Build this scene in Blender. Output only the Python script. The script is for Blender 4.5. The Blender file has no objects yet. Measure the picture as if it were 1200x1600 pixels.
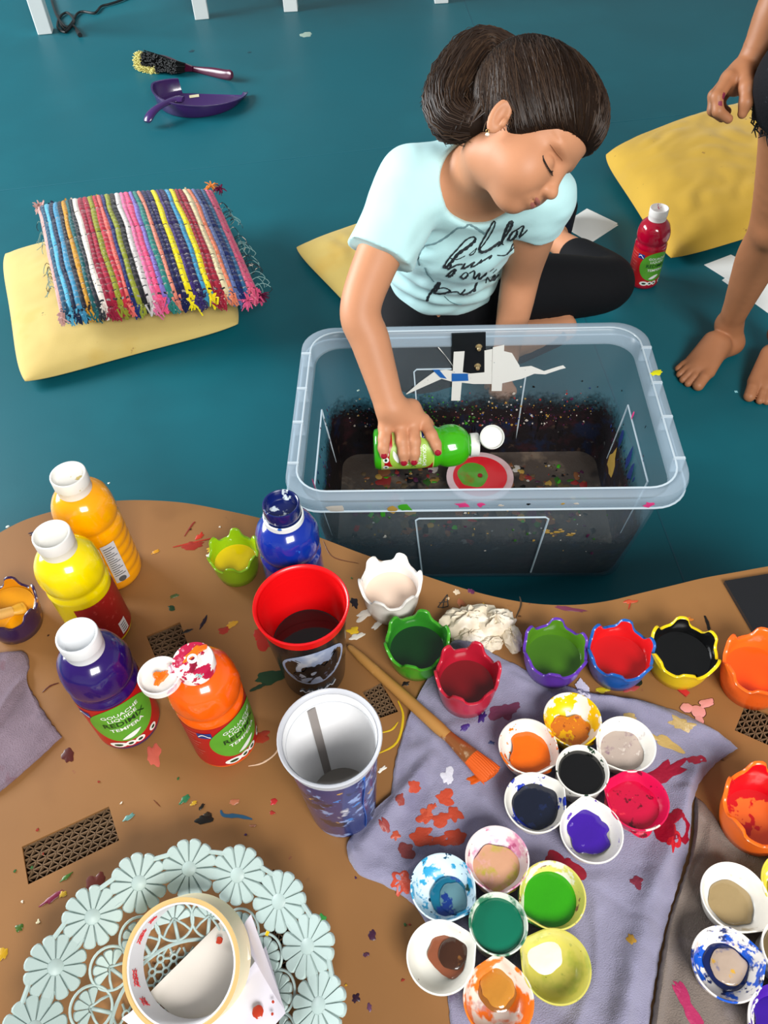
import bpy, bmesh, math, random
import numpy as np
from mathutils import Vector, Matrix, noise as mnoise
random.seed(7); rng = np.random.default_rng(7)
PI = math.pi
scn = bpy.context.scene; C = scn.collection

# ------------------------------------------------------------------ camera
FPX = 1270.0; CAMH = 1.18; NADIR = (660.0, 1860.0)
_d = np.array([(NADIR[0]-600)/FPX, -(NADIR[1]-800)/FPX, -1.0]); _d /= np.linalg.norm(_d)
_u = -_d; _f = np.array([0, 0, -1.0]); _Y = _f - _u*(_f@_u); _Y /= np.linalg.norm(_Y)
CM = np.array([np.cross(_Y, _u), _Y, _u])          # camera axes -> world
CAMP = np.array([0, 0, CAMH])
cd = bpy.data.cameras.new('camera'); cam = bpy.data.objects.new('camera', cd); C.objects.link(cam)
cd.sensor_fit = 'HORIZONTAL'; cd.sensor_width = 36.0; cd.lens = 36.0*FPX/1200.0
cd.clip_start = 0.02; cd.clip_end = 60
_m = Matrix([list(r) for r in CM]).to_4x4(); _m.translation = Vector(CAMP); cam.matrix_world = _m
scn.camera = cam
def P(px, py, z=0.0):
    """where the sight line through a photo point meets the height z"""
    r = CM @ np.array([(px-600)/FPX, -(py-800)/FPX, -1.0]); t = (z-CAMH)/r[2]
    return CAMP + r*t
def D(px, py, d):
    return CAMP + (CM @ np.array([(px-600)/FPX, -(py-800)/FPX, -1.0]))*d
def Q(p):
    c = CM.T @ (np.array(p)-CAMP); return 600-FPX*c[0]/c[2], 800+FPX*c[1]/c[2]

# ------------------------------------------------------------------ light
w = bpy.data.worlds.new('room_light'); scn.world = w; w.use_nodes = True
w.node_tree.nodes['Background'].inputs[0].default_value = (0.93, 0.97, 1.0, 1)
w.node_tree.nodes['Background'].inputs[1].default_value = 0.2
def window_light(name, loc, target, sx, sy, power, col):
    l = bpy.data.lights.new(name, 'AREA'); l.shape = 'RECTANGLE'; l.size = sx; l.size_y = sy; l.energy = power; l.color = col
    o = bpy.data.objects.new(name, l); C.objects.link(o); o.location = loc
    o.rotation_euler = (Vector(target)-Vector(loc)).to_track_quat('-Z', 'Y').to_euler()
    return o
window_light('window_light_near', (0.9, -2.2, 3.0), (0.1, 1.0, 0.3), 1.7, 1.3, 150, (1.0, 0.98, 0.95))
window_light('window_light_far', (-4.7, 2.9, 2.1), (0.1, 1.0, 0.2), 3.0, 1.7, 360, (0.95, 0.98, 1.0))
scn.view_settings.view_transform = 'Standard'; scn.view_settings.look = 'None'
scn.cycles.transparent_max_bounces = 16
scn.view_settings.gamma = 1; scn.view_settings.exposure = 0.45; scn.view_settings.use_curve_mapping = False

# ------------------------------------------------------------------ materials
def lin(h):
    if not isinstance(h, str): return tuple(h)[:3]
    h = h.lstrip('#'); o = []
    for i in (0, 2, 4):
        c = int(h[i:i+2], 16)/255; o.append(c/12.92 if c <= 0.04045 else ((c+0.055)/1.055)**2.4)
    return tuple(o)
_mats = {}
def mat(name, col='#808080', rough=0.5, spec=0.5, bump=None, var=None, layers=(), coat=0, metal=0, sheen=0, sss=0, wave=None, alpha=1.0):
    """var=(scale, amount) soft colour grain; bump=(scale, strength[, detail]); layers=[(colour, scale, threshold, seed[, soft])] patches of dried paint"""
    if name in _mats: return _mats[name]
    m = bpy.data.materials.new(name); m.use_nodes = True; nt = m.node_tree; N = nt.nodes; L = nt.links
    b = N['Principled BSDF']; c = lin(col)
    b.inputs['Roughness'].default_value = rough; b.inputs['Specular IOR Level'].default_value = spec
    b.inputs['Metallic'].default_value = metal; b.inputs['Coat Weight'].default_value = coat
    b.inputs['Coat Roughness'].default_value = 0.05
    if sheen: b.inputs['Sheen Weight'].default_value = sheen
    if sss:
        b.inputs['Subsurface Weight'].default_value = sss; b.inputs['Subsurface Radius'].default_value = (0.012, 0.005, 0.003); b.inputs['Subsurface Scale'].default_value = 1.0
    b.inputs['Alpha'].default_value = alpha
    tc = N.new('ShaderNodeTexCoord')
    rgb = N.new('ShaderNodeRGB'); rgb.outputs[0].default_value = (*c, 1); cur = rgb.outputs[0]
    def noise(scale, seed=0.0, detail=3.0, rgh=0.55):
        mp = N.new('ShaderNodeMapping'); mp.inputs['Location'].default_value = (seed*3.7, seed*1.9, seed*2.3)
        L.new(tc.outputs['Object'], mp.inputs[0])
        n = N.new('ShaderNodeTexNoise'); n.inputs['Scale'].default_value = scale; n.inputs['Detail'].default_value = detail; n.inputs['Roughness'].default_value = rgh
        L.new(mp.outputs[0], n.inputs['Vector']); return n.outputs['Fac']
    if var:
        n = noise(var[0], 0.4, 4)
        mr = N.new('ShaderNodeMapRange'); mr.inputs[1].default_value = 0.3; mr.inputs[2].default_value = 0.7
        mr.inputs[3].default_value = 1-var[1]; mr.inputs[4].default_value = 1+var[1]; L.new(n, mr.inputs[0])
        mx = N.new('ShaderNodeVectorMath'); mx.operation = 'SCALE'; L.new(cur, mx.inputs[0]); L.new(mr.outputs[0], mx.inputs['Scale']); cur = mx.outputs[0]
    for ly in layers:
        col2, sc, th, seed = ly[:4]; soft = ly[4] if len(ly) > 4 else 0.02
        mr = N.new('ShaderNodeMapRange'); mr.inputs[1].default_value = th; mr.inputs[2].default_value = th+soft; L.new(noise(sc, seed, 3.5, 0.6), mr.inputs[0])
        mx = N.new('ShaderNodeMix'); mx.data_type = 'RGBA'; L.new(mr.outputs[0], mx.inputs[0]); L.new(cur, mx.inputs[6]); mx.inputs[7].default_value = (*lin(col2), 1); cur = mx.outputs[2]
    L.new(cur, b.inputs['Base Color'])
    if bump or wave:
        bp = N.new('ShaderNodeBump'); bp.inputs['Distance'].default_value = 0.002
        if wave:
            wv = N.new('ShaderNodeTexWave'); wv.inputs['Scale'].default_value = wave[0]; wv.inputs['Distortion'].default_value = wave[2]; wv.inputs['Detail'].default_value = 2
            wv.bands_direction = wave[3] if len(wave) > 3 else 'X'
            L.new(tc.outputs['Object'], wv.inputs['Vector']); L.new(wv.outputs['Fac'], bp.inputs['Height']); bp.inputs['Strength'].default_value = wave[1]
        else:
            L.new(noise(bump[0], 1.3, bump[2] if len(bump) > 2 else 3), bp.inputs['Height']); bp.inputs['Strength'].default_value = bump[1]
        L.new(bp.outputs[0], b.inputs['Normal'])
    _mats[name] = m; return m
def clear_plastic(name, tint, body=0.3, rough=0.25, trans_tint=None):
    """milky see-through plastic: part clear, part whitish and glossy"""
    if name in _mats: return _mats[name]
    m = bpy.data.materials.new(name); m.use_nodes = True; nt = m.node_tree; N = nt.nodes; L = nt.links
    b = N['Principled BSDF']; b.inputs['Base Color'].default_value = (*lin(tint), 1); b.inputs['Roughness'].default_value = rough
    t = N.new('ShaderNodeBsdfTransparent'); t.inputs[0].default_value = (*lin(trans_tint or '#f4fbff'), 1)
    mx = N.new('ShaderNodeMixShader'); mx.inputs[0].default_value = body
    L.new(t.outputs[0], mx.inputs[1]); L.new(b.outputs[0], mx.inputs[2]); L.new(mx.outputs[0], N['Material Output'].inputs[0])
    _mats[name] = m; return m

# ------------------------------------------------------------------ objects
def tag(o, label=None, cat=None, group=None, kind=None):
    if label: o['label'] = label
    if cat: o['category'] = cat
    if group: o['group'] = group
    if kind: o['kind'] = kind
    return o
def thing(name, label, cat, loc=(0, 0, 0), rot=(0, 0, 0), group=None):
    o = bpy.data.objects.new(name, None); C.objects.link(o); o.empty_display_size = 0.02
    o.location = loc; o.rotation_euler = rot; return tag(o, label, cat, group)
def link(name, me, m=None, parent=None, loc=None, rot=None, label=None):
    o = bpy.data.objects.new(name, me); C.objects.link(o)
    if m is not None and not me.materials: me.materials.append(m)
    if parent: o.parent = parent
    if loc is not None: o.location = loc
    if rot is not None: o.rotation_euler = rot
    if label: o['label'] = label
    return o
def mesh(name, V, Fc, smooth=True):
    me = bpy.data.meshes.new(name); me.from_pydata([tuple(map(float, v)) for v in V], [], [tuple(map(int, f)) for f in Fc]); me.update()
    if smooth: me.polygons.foreach_set('use_smooth', [True]*len(me.polygons))
    return me
def sharp(me, ang=40):
    try: me.set_sharp_from_angle(angle=math.radians(ang))
    except Exception: pass
    return me
class MB:
    """collects pieces of ONE part"""
    def __init__(s): s.v = []; s.f = []
    def add(s, V, Fc):
        n = len(s.v); s.v += [tuple(map(float, v)) for v in V]; s.f += [tuple(int(i)+n for i in f) for f in Fc]; return s
    def build(s, name, m, parent=None, smooth=True, ang=40, label=None, loc=None, rot=None):
        me = mesh(name, s.v, s.f, smooth)
        if smooth: sharp(me, ang)
        return link(name, me, m, parent, loc, rot, label)
def lathe(prof, n=40, mod=None, close=True):
    """prof [(r,z)...]; mod(r,z,theta,k)->(r,z)"""
    V = []; Fc = []
    for k, (r, z) in enumerate(prof):
        for i in range(n):
            t = 2*PI*i/n; rr, zz = mod(r, z, t, k) if mod else (r, z)
            V.append((rr*math.cos(t), rr*math.sin(t), zz))
    for k in range(len(prof)-1):
        for i in range(n):
            a = k*n+i; b = k*n+(i+1) % n; Fc.append((a, b, b+n, a+n))
    if close:
        if prof[0][0] > 1e-6: Fc.append(tuple(range(n-1, -1, -1)))
        if prof[-1][0] > 1e-6: Fc.append(tuple(range((len(prof)-1)*n, len(prof)*n)))
    return V, Fc
def tube(pts, rad, n=8, closed=False, flat=1.0):
    pts = [np.array(p, float) for p in pts]; m = len(pts)
    rad = rad if hasattr(rad, '__len__') else [rad]*m
    V = []; Fc = []; up = np.array([0, 0, 1.0])
    for i, p in enumerate(pts):
        a = pts[(i-1) % m] if (closed or i > 0) else p; b = pts[(i+1) % m] if (closed or i < m-1) else p
        t = b-a; t /= (np.linalg.norm(t)+1e-12)
        if i == 0:
            s = np.cross(t, up) if abs(t[2]) < 0.95 else np.cross(t, [1.0, 0, 0])
        else:
            s = s - t*(s@t)
        s = s/(np.linalg.norm(s)+1e-12); q = np.cross(s, t)
        for j in range(n):
            th = 2*PI*j/n; V.append(p + rad[i]*(math.cos(th)*s + flat*math.sin(th)*q))
    for i in range(m if closed else m-1):
        for j in range(n):
            a = i*n+j; b = i*n+(j+1) % n; c = ((i+1) % m)*n+(j+1) % n; d = ((i+1) % m)*n+j; Fc.append((a, b, c, d))
    if not closed:
        Fc.append(tuple(range(n-1, -1, -1))); Fc.append(tuple(range((m-1)*n, m*n)))
    return V, Fc
def box(x0, x1, y0, y1, z0, z1):
    V = [(x, y, z) for z in (z0, z1) for y in (y0, y1) for x in (x0, x1)]
    return V, [(0, 2, 3, 1), (4, 5, 7, 6), (0, 1, 5, 4), (2, 6, 7, 3), (0, 4, 6, 2), (1, 3, 7, 5)]
def prism(poly, z0, z1):
    n = len(poly); V = [(p[0], p[1], z0) for p in poly]+[(p[0], p[1], z1) for p in poly]
    return V, [tuple(range(n-1, -1, -1)), tuple(range(n, 2*n))]+[(i, (i+1) % n, n+(i+1) % n, n+i) for i in range(n)]
def spline(pts, n):
    """Catmull-Rom through pts, n samples"""
    pts = [np.array(p, float) for p in pts]; m = len(pts)-1; out = []
    for k in range(n):
        u = k/(n-1)*m; i = min(int(u), m-1); t = u-i
        p0 = pts[max(i-1, 0)]; p1 = pts[i]; p2 = pts[i+1]; p3 = pts[min(i+2, m)]
        out.append(0.5*((2*p1)+(p2-p0)*t+(2*p0-5*p1+4*p2-p3)*t*t+(3*p1-p0-3*p2+p3)*t**3))
    return out
def smoothmod(o, lv=1):
    s = o.modifiers.new('smooth', 'SUBSURF'); s.levels = lv; s.render_levels = lv; return o
def textmesh(s, size, shear=0.0):
    cu = bpy.data.curves.new('lettering', 'FONT'); cu.body = s; cu.size = size; cu.align_x = 'CENTER'; cu.align_y = 'CENTER'; cu.shear = shear; cu.resolution_u = 2; cu.offset = size*0.012
    o = bpy.data.objects.new('lettering', cu); C.objects.link(o)
    me = bpy.data.meshes.new_from_object(o.evaluated_get(bpy.context.evaluated_depsgraph_get()))
    V = [tuple(v.co) for v in me.vertices]; Fc = [tuple(p.vertices) for p in me.polygons]
    bpy.data.objects.remove(o); bpy.data.curves.remove(cu); bpy.data.meshes.remove(me)
    return V, Fc
def nz(x, y, z=0.0, s=1.0): return mnoise.noise(Vector((x*s, y*s, z*s)))
def blob(rx, ry, rot=0.0, seed=0, n=26, rough=0.35, h=0.0005):
    """low domed puddle with a ragged rim, at the origin"""
    V = [(0, 0, h)]; Fc = []
    for ring, (k, hh) in enumerate(((0.75, h*0.9), (1.0, 0.00001))):
        for i in range(n):
            t = 2*PI*i/n; q = 1+rough*nz(math.cos(t)*1.6+seed*7.3, math.sin(t)*1.6+seed*3.1, seed)*1.6
            x = k*q*rx*math.cos(t); y = k*q*ry*math.sin(t)
            V.append((x*math.cos(rot)-y*math.sin(rot), x*math.sin(rot)+y*math.cos(rot), hh))
    for i in range(n):
        j = (i+1) % n; Fc.append((0, 1+i, 1+j)); Fc.append((1+i, 1+n+i, 1+n+j, 1+j))
    return V, Fc
# ================================================================== SETTING
fm = mat('teal_vinyl', '#0b5a66', 0.45, 0.3, bump=(260, 0.05, 4), var=(1.3, 0.10), layers=[('#0d626e', 2.2, 0.52, 4, 0.25)])
fl = MB(); fl.add(*box(-6, 6, -4, 8, -0.05, 0)); floor = fl.build('floor', fm, smooth=False); tag(floor, 'teal blue vinyl floor', 'floor', kind='structure')
wm = mat('wall_paint', '#c9cdca', 0.8, 0.2, var=(2, 0.03))
for nm, b_ in (('wall_back', (-5.9, 5.9, 7.8, 7.9, 0, 3.0)), ('wall_front', (-5.9, 5.9, -3.9, -3.8, 0, 3.0)), ('wall_left', (-5.9, -5.8, -3.8, 7.8, 0, 3.0)), ('wall_right', (5.8, 5.9, -3.8, 7.8, 0, 3.0))):
    wb = MB(); wb.add(*box(*b_)); tag(wb.build(nm, wm, smooth=False), 'plain pale %s' % nm.replace('_', ' '), 'wall', kind='structure')
def seam(pa, pb, wd, col):
    a = P(*pa)[:2]; b = P(*pb)[:2]; d = b-a; L = np.linalg.norm(d); d /= L; a = a-d*0.3; b = b+d*1.2; n = np.array([-d[1], d[0]])*wd/2
    s = MB(); s.add(*prism([a-n, b-n, b+n, a+n], -0.001, 0.0004)); s.build('floor_seam', mat('seam_'+col, col, 0.5), floor, smooth=False)
seam((1062, 890), (725, 0), 0.0025, '#0c5262')
seam((0, 298), (520, 240), 0.003, '#146271')
for px, py, r, c in [(478, 54, 8, '#9db3a5'), (560, 610, 3, '#d9ead0'), (170, 755, 2.5, '#e9f1e6'), (390, 82, 3, '#0a3d49'), (1150, 612, 3, '#8fd0da'), (300, 80, 4, '#0b3c49'), (12, 823, 4, '#dfe8de')]:
    p = P(px, py); s = MB(); s.add(*blob(r*0.0011*p[1]/1.2, r*0.0009*p[1]/1.2, 0.6, px, h=0.0006)); s.build('paint_spot', mat('spot_'+c, c, 0.6), floor, loc=(p[0], p[1], 0.0002))

# white side tables standing at the far side, only their legs in view
wt = mat('white_lacquer', '#eef1f0', 0.35, 0.5, var=(6, 0.02))
def side_table(name, pl, pr, label):
    a = P(*pl)[:2]; b = P(*pr)[:2]; d = (b-a)/np.linalg.norm(b-a); ang = math.atan2(d[1], d[0]); W = np.linalg.norm(b-a)
    t = thing(name, label, 'table', (a[0], a[1], 0), (0, 0, ang), 'white tables at the far wall')
    s = 0.027
    for x in (0, W):
        for y in (0, 0.5):
            l = MB(); l.add(*box(x-s, x+s, y-s, y+s, 0, 0.4)); o = l.build('leg', wt, t, smooth=False)
            bv = o.modifiers.new('edge', 'BEVEL'); bv.width = 0.002; bv.segments = 1
    l = MB(); l.add(*box(-s, W+s, -s, 0.5+s, 0.4, 0.45)); l.build('table_top', wt, t, smooth=False)
side_table('side_table', (72, 50), (316, 27), 'white side table whose thick square leg stands beside the black cable')
side_table('side_table', (455, 15), (689, 2), 'white side table with legs at the top middle, farther from the black cable')

# black cable
cb = [P(x, y, 0.006) for x, y in [(74, -25), (84, 12), (92, 30), (104, 42), (116, 34), (106, 20), (94, 26), (90, 42), (102, 50), (114, 40), (124, 53)]]
c2 = [P(x, y, 0.006) for x, y in [(90, 24), (100, 46), (112, 36), (120, 22), (130, 18), (148, 20), (158, 10), (172, 6), (190, 0), (215, -12)]]
k = MB(); k.add(*tube(spline(cb, 60), 0.0045, 8)); k.add(*tube(spline(c2, 50), 0.0045, 8))
k.add(*tube([P(120, 47, 0.007), P(125, 55, 0.007)], [0.007, 0.009], 8))
tag(k.build('electric_cable', mat('black_rubber', '#15171a', 0.5)), 'black electric cable tangled on the floor by a white leg', 'cable')

# hand brush
def oriented(pa, pb, z):
    a = P(*pa, z); b = P(*pb, z); d = b-a; return a, math.atan2(d[1], d[0]), np.linalg.norm(d[:2])
a, ang, L = oriented((216, 104), (358, 128), 0.0)
t = thing('hand_brush', 'hand brush with black and cream bristles and a burgundy handle on the floor', 'brush', (a[0], a[1]-0.035, 0.034), (math.radians(-112), 0, ang))
hb = mat('burgundy_plastic', '#4d1231', 0.3, 0.5)
bl = L*0.52; wd = 0.056
m = MB(); rows = []
for i in range(13):
    u = i/12; x = 0.005+u*bl; ww = wd*(0.55+0.45*math.sin(PI*min(1, u*1.25+0.12)))*(1 if u < 0.8 else 1-(u-0.8)*2.3)
    rows.append([(x, -ww/2*0.9, 0.055), (x, -ww/2, 0.068), (x, 0, 0.076), (x, ww/2, 0.068), (x, ww/2*0.9, 0.055)])
V = [p for r in rows for p in r]; Fc = [(i*5+j, i*5+j+1, i*5+j+6, i*5+j+5) for i in range(12) for j in range(4)]+[(i*5, (i+1)*5, (i+1)*5+4, i*5+4) for i in range(12)]
m.add(V, Fc); m.build('brush_head', hb, t)
hp = spline([(bl-0.02, 0, 0.066), (bl+0.03, 0, 0.062), (L*0.75, 0, 0.058), (L*0.9, 0.0, 0.048), (L, -0.004, 0.034)], 14)
m = MB(); m.add(*tube(hp, [0.011, 0.010, 0.0095, 0.010, 0.0115, 0.013, 0.0145, 0.0155, 0.016, 0.016, 0.016, 0.016, 0.0155, 0.011], 12, flat=0.55)); m.build('handle', hb, t)
m = MB(); m2 = MB()
for i in range(520):
    u = random.random(); v = random.uniform(-1, 1); ww = wd*(0.55+0.45*math.sin(PI*min(1, u*1.25+0.12)))*0.46
    x = 0.008+u*(bl-0.03); y = v*ww
    edge = u < 0.16 or (v > 0.35 and u < 0.5)
    base = np.array([x, y, 0.06]); tip = base+np.array([-0.012*(1.2-u)+random.gauss(0, 0.003), y*0.35+random.gauss(0, 0.002), -0.056])
    (m2 if edge else m).add(*tube([base, (base+tip)/2+[0.002, 0, 0], tip], [0.0021, 0.0022, 0.0018], 4))
tag(m.build('bristles', mat('black_bristle', '#111315', 0.7), t, smooth=False), kind='stuff'); tag(m2.build('cream_bristles', mat('cream_bristle', '#d9cf7e', 0.7), t, smooth=False), kind='stuff')

# dustpan: half-round scoop, its mouth to the far right, handle to the lower left
T_ = P(386, 152, 0.0); L_ = P(262, 133, 0.04); c0 = P(312, 166, 0.0); d = P(388, 152)-P(255, 158); ang = math.atan2(d[1], d[0])
t = thing('dustpan', 'purple plastic dustpan lying open on the floor beside the hand brush', 'dustpan', (c0[0], c0[1], 0), (0, 0, ang))
dp = mat('purple_plastic', '#3b1f5c', 0.25, 0.5, coat=0.3)
m = MB(); n = 48; ol = []
for i in range(n+1):      # wall runs along a D: from the right tip round the near side to the far left
    s = i/n; th = math.radians(12)-math.radians(252)*s
    x = 0.152*math.cos(th)+0.0; y = 0.055+(0.150 if math.sin(th) < 0 else 0.06)*math.sin(th)
    ol.append((x, y, 0.008+0.046*math.sin(PI*min(1, s*0.66+0.02))**1.1))
V = []; Fc = []
for x, y, h in ol: V += [(x*0.90, y*0.88, 0.005), (x*0.95, y*0.95, 0.014), (x*0.985, y*0.985, h), (x*1.03, y*1.04, h+0.001), (x*1.03, y*1.04, h-0.003), (x*1.0, y*1.0, h-0.004), (x*0.97, y*0.97, 0.010), (x*0.91, y*0.90, 0.001)]
for i in range(n):
    for j in range(7): Fc.append((i*8+j, (i+1)*8+j, (i+1)*8+j+1, i*8+j+1))
Fc.append(tuple(i*8 for i in range(n, -1, -1))); Fc.append(tuple(i*8+7 for i in range(n+1)))
m.add(V, Fc); m.build('scoop', dp, t, ang=50)
m = MB(); hs = P(272, 156, 0.045)-c0; he = P(231, 183, 0.03)-c0; ca, sa = math.cos(-ang), math.sin(-ang)
def loc_(v): return np.array([v[0]*ca-v[1]*sa, v[0]*sa+v[1]*ca, v[2]])
hs, he = loc_(hs), loc_(he)
hpts = spline([hs*[1, 1, 1]+[0.03, 0.0, 0.0], hs, hs*0.5+he*0.5+[0, 0, 0.008], he*0.85+hs*0.15+[0, 0, 0.004], he-[0.004, 0.012, 0.01]], 14)
m.add(*tube(hpts, [0.016, 0.018, 0.018, 0.017, 0.016, 0.015, 0.015, 0.015, 0.016, 0.017, 0.018, 0.018, 0.017, 0.012], 14, flat=0.45)); m.build('handle', dp, t)
m = MB(); m.add(*box(-0.016, 0.016, -0.010, 0.010, 0, 0.0008)); m.build('sticker', mat('cream_sticker', '#d8cfa8', 0.6), t, smooth=False, loc=tuple(loc_(P(304, 153, 0.0)-c0)+[0, 0, 0.0056]), rot=(0, 0, 0.2), label='small cream sticker')

# sheets of paper on the floor
pp = mat('white_paper', '#e9ebe8', 0.75, 0.2, bump=(90, 0.03))
def sheet(name, pts, z, label, cat='paper', m=pp, lift=0.0):
    W = [P(x, y, z)[:2] for x, y in pts]; c = np.mean(W, axis=0); b = MB()
    b.add(*prism([p-c for p in W], 0, 0.0006)); o = b.build(name, m, smooth=False, loc=(c[0], c[1], z)); return tag(o, label, cat)
sheet('paper_sheet', [(876, 352), (917, 326), (965, 349), (921, 379)], 0.0012, 'small square white paper on the floor left of the red bottle')
sheet('paper_sheet', [(879, 352), (919, 327), (966, 352), (923, 380)], 0.0003, 'lower of two square white papers stacked left of the red bottle')
sheet('paper_sheet', [(1100, 414), (1142, 398), (1200, 428), (1160, 452)], 0.0010, 'white paper corner poking out behind the bare leg, nearest the yellow pillow')
sheet('paper_sheet', [(1128, 438), (1215, 375), (1330, 440), (1215, 500)], 0.0003, 'large white paper at the right edge behind the bare leg')
sheet('paper_sheet', [(868, 335), (880, 320), (884, 322), (874, 337)], 0.0002, 'thin dark scrap on the floor next to the navy sock', m=mat('dark_scrap', '#123b4a', 0.6)) if False else None

# ================================================================== WORK TABLE
ZT = 0.34
edge_px = [(-120, 905), (-60, 868), (0, 832), (40, 812), (90, 797), (140, 787), (190, 782), (240, 782), (290, 786), (340, 795), (400, 808), (450, 822), (500, 840), (560, 863), (620, 884), (680, 905), (740, 924), (800, 938), (850, 944.5), (900, 945), (950, 939), (1000, 927), (1050, 915), (1100, 903), (1150, 894), (1200, 885), (1260, 876), (1330, 874), (1400, 890)]
ring = [P(x, y, ZT)[:2] for x, y in edge_px]
ring += [np.array(p) for p in [(0.74, 0.45), (0.80, 0.30), (0.76, 0.1), (0.62, -0.05), (0.40, -0.12), (0.2, -0.10), (0.0, -0.04), (-0.2, -0.10), (-0.42, -0.12), (-0.64, -0.04), (-0.76, 0.12), (-0.76, 0.32), (-0.70, 0.48)]]
tab = thing('work_table', 'low wavy-edged table topped with paint-stained brown cardboard', 'table')
holes = [[(229, 994), (281, 972), (298, 1020), (247, 1037)], [(566, 1081), (595, 1065), (622, 1112), (594, 1122)], [(34, 1323), (170, 1260), (186, 1313), (44, 1382)],
         [(1148, 1141), (1165, 1100), (1232, 1128), (1218, 1172)], [(405, 1378), (428, 1358), (472, 1500), (436, 1520)]]
def fill_with_holes(outer, inners, z0, z1, name):
    cu = bpy.data.curves.new(name, 'CURVE'); cu.dimensions = '2D'; cu.fill_mode = 'BOTH'; cu.extrude = (z1-z0)/2
    for poly in [outer]+inners:
        sp = cu.splines.new('POLY'); sp.points.add(len(poly)-1); sp.use_cyclic_u = True
        for i, p in enumerate(poly): sp.points[i].co = (p[0], p[1], 0, 1)
    o = bpy.data.objects.new(name, cu); C.objects.link(o); o.location.z = (z0+z1)/2
    me = bpy.data.meshes.new_from_object(o.evaluated_get(bpy.context.evaluated_depsgraph_get()))
    bpy.data.objects.remove(o); bpy.data.curves.remove(cu)
    for v in me.vertices: v.co.z += (z0+z1)/2
    return me
ringS = spline(ring+[ring[0]], 220)[:-1]
hw = [[P(x, y, ZT)[:2] for x, y in h] for h in holes]
card = mat('brown_cardboard', '#8a6036', 0.5, 0.35, bump=(40, 0.06, 5), var=(3.5, 0.10), layers=[('#77502a', 7, 0.60, 2, 0.22), ('#99703f', 3, 0.58, 6, 0.25), ('#6e4a31', 26, 0.70, 3, 0.1), ('#7e4634', 60, 0.74, 9, 0.05)])
cover = link('cardboard_top', fill_with_holes(ringS, hw, ZT-0.003, ZT, 'cardboard_top'), card, tab)
m = MB(); m.add(*prism(ringS, ZT-0.030, ZT-0.026)); m.build('bottom_sheet', card, tab, smooth=False)
m = MB(); n = len(ringS)
m.add([(p[0]*0.998, p[1]*0.998, ZT-0.026) for p in ringS]+[(p[0]*0.998, p[1]*0.998, ZT-0.003) for p in ringS], [(i, (i+1) % n, n+(i+1) % n, n+i) for i in range(n)]); m.build('edge_band', mat('card_edge', '#7a542f', 0.8), tab)
core = mat('honeycomb_card', '#6b5238', 0.8)
for h in hw:
    h = [np.array(p) for p in h]; m = MB(); c = np.mean(h, axis=0); u = h[1]-h[0]; v = h[3]-h[0]; Lu = np.linalg.norm(u); Lv = np.linalg.norm(v)
    def at(s, t): return (h[0]*(1-s)+h[1]*s)*(1-t)+(h[3]*(1-s)+h[2]*s)*t
    nr = max(5, int(Lv/0.0062)); z0, z1 = ZT-0.026, ZT-0.0035
    def wall(pts, th=0.0006):
        for p, q in zip(pts[:-1], pts[1:]):
            dd = q-p; nn = np.array([-dd[1], dd[0]])/(np.linalg.norm(dd)+1e-9)*th
            m.add(*prism([p-nn, q-nn, q+nn, p+nn], z0, z1))
    for r in range(nr+1): wall([at(s, r/nr) for s in np.linspace(0, 1, 4)])
    nc = max(8, int(Lu/0.0048))
    for r in range(nr):
        wall([at(i/nc, (r+(0.06 if (i+r) % 2 else 0.94))/nr) for i in range(nc+1)], 0.0005)
    tag(m.build('honeycomb_core', core, tab, smooth=False), kind='stuff')
lg = mat('table_leg_white', '#c9c4b8', 0.5)
for x, y in [(-0.55, 0.45), (0.55, 0.35), (-0.45, 0.02), (0.45, 0.02)]:
    m = MB(); m.add(*lathe([(0.02, 0), (0.022, 0.01), (0.026, 0.30), (0.026, ZT-0.03)], 20)); m.build('leg', lg, tab, loc=(x, y, 0))
# dried paint on the cardboard
def stain(px, py, rx, ry, col, rot=0.0, rough=0.4, h=0.0006, z=None, parent=None, gl=0.35, seed=None):
    zz = ZT if z is None else z
    p = P(px, py, zz); s = 0.00068; b = MB(); b.add(*blob(rx*s, ry*s, rot, seed if seed is not None else px*0.37+py*0.11, rough=rough, h=h))
    return b.build('paint_stain', mat('dried_'+col, col, gl, 0.4), parent or tab, loc=(p[0], p[1], zz+0.0002))
def streak(pts, wpx, col, z=None, h=0.5, gl=0.35):
    zz = ZT if z is None else z
    s = 0.00068; q = [P(x, y, zz+0.0004) for x, y in pts]; n = max(8, 4*len(pts)); q = spline(q, n)
    r = [wpx*s/2*(0.35+0.65*math.sin(PI*(i+0.5)/n))*(1+0.3*nz(i*0.9, px_seed(pts))) for i in range(n)]
    b = MB(); b.add(*tube(q, r, 6, flat=0.0012/(wpx*s+1e-6)*0.5)); return b.build('paint_streak', mat('dried_'+col, col, gl, 0.4), tab)
def px_seed(pts): return pts[0][0]*0.13+pts[0][1]*0.07
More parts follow.
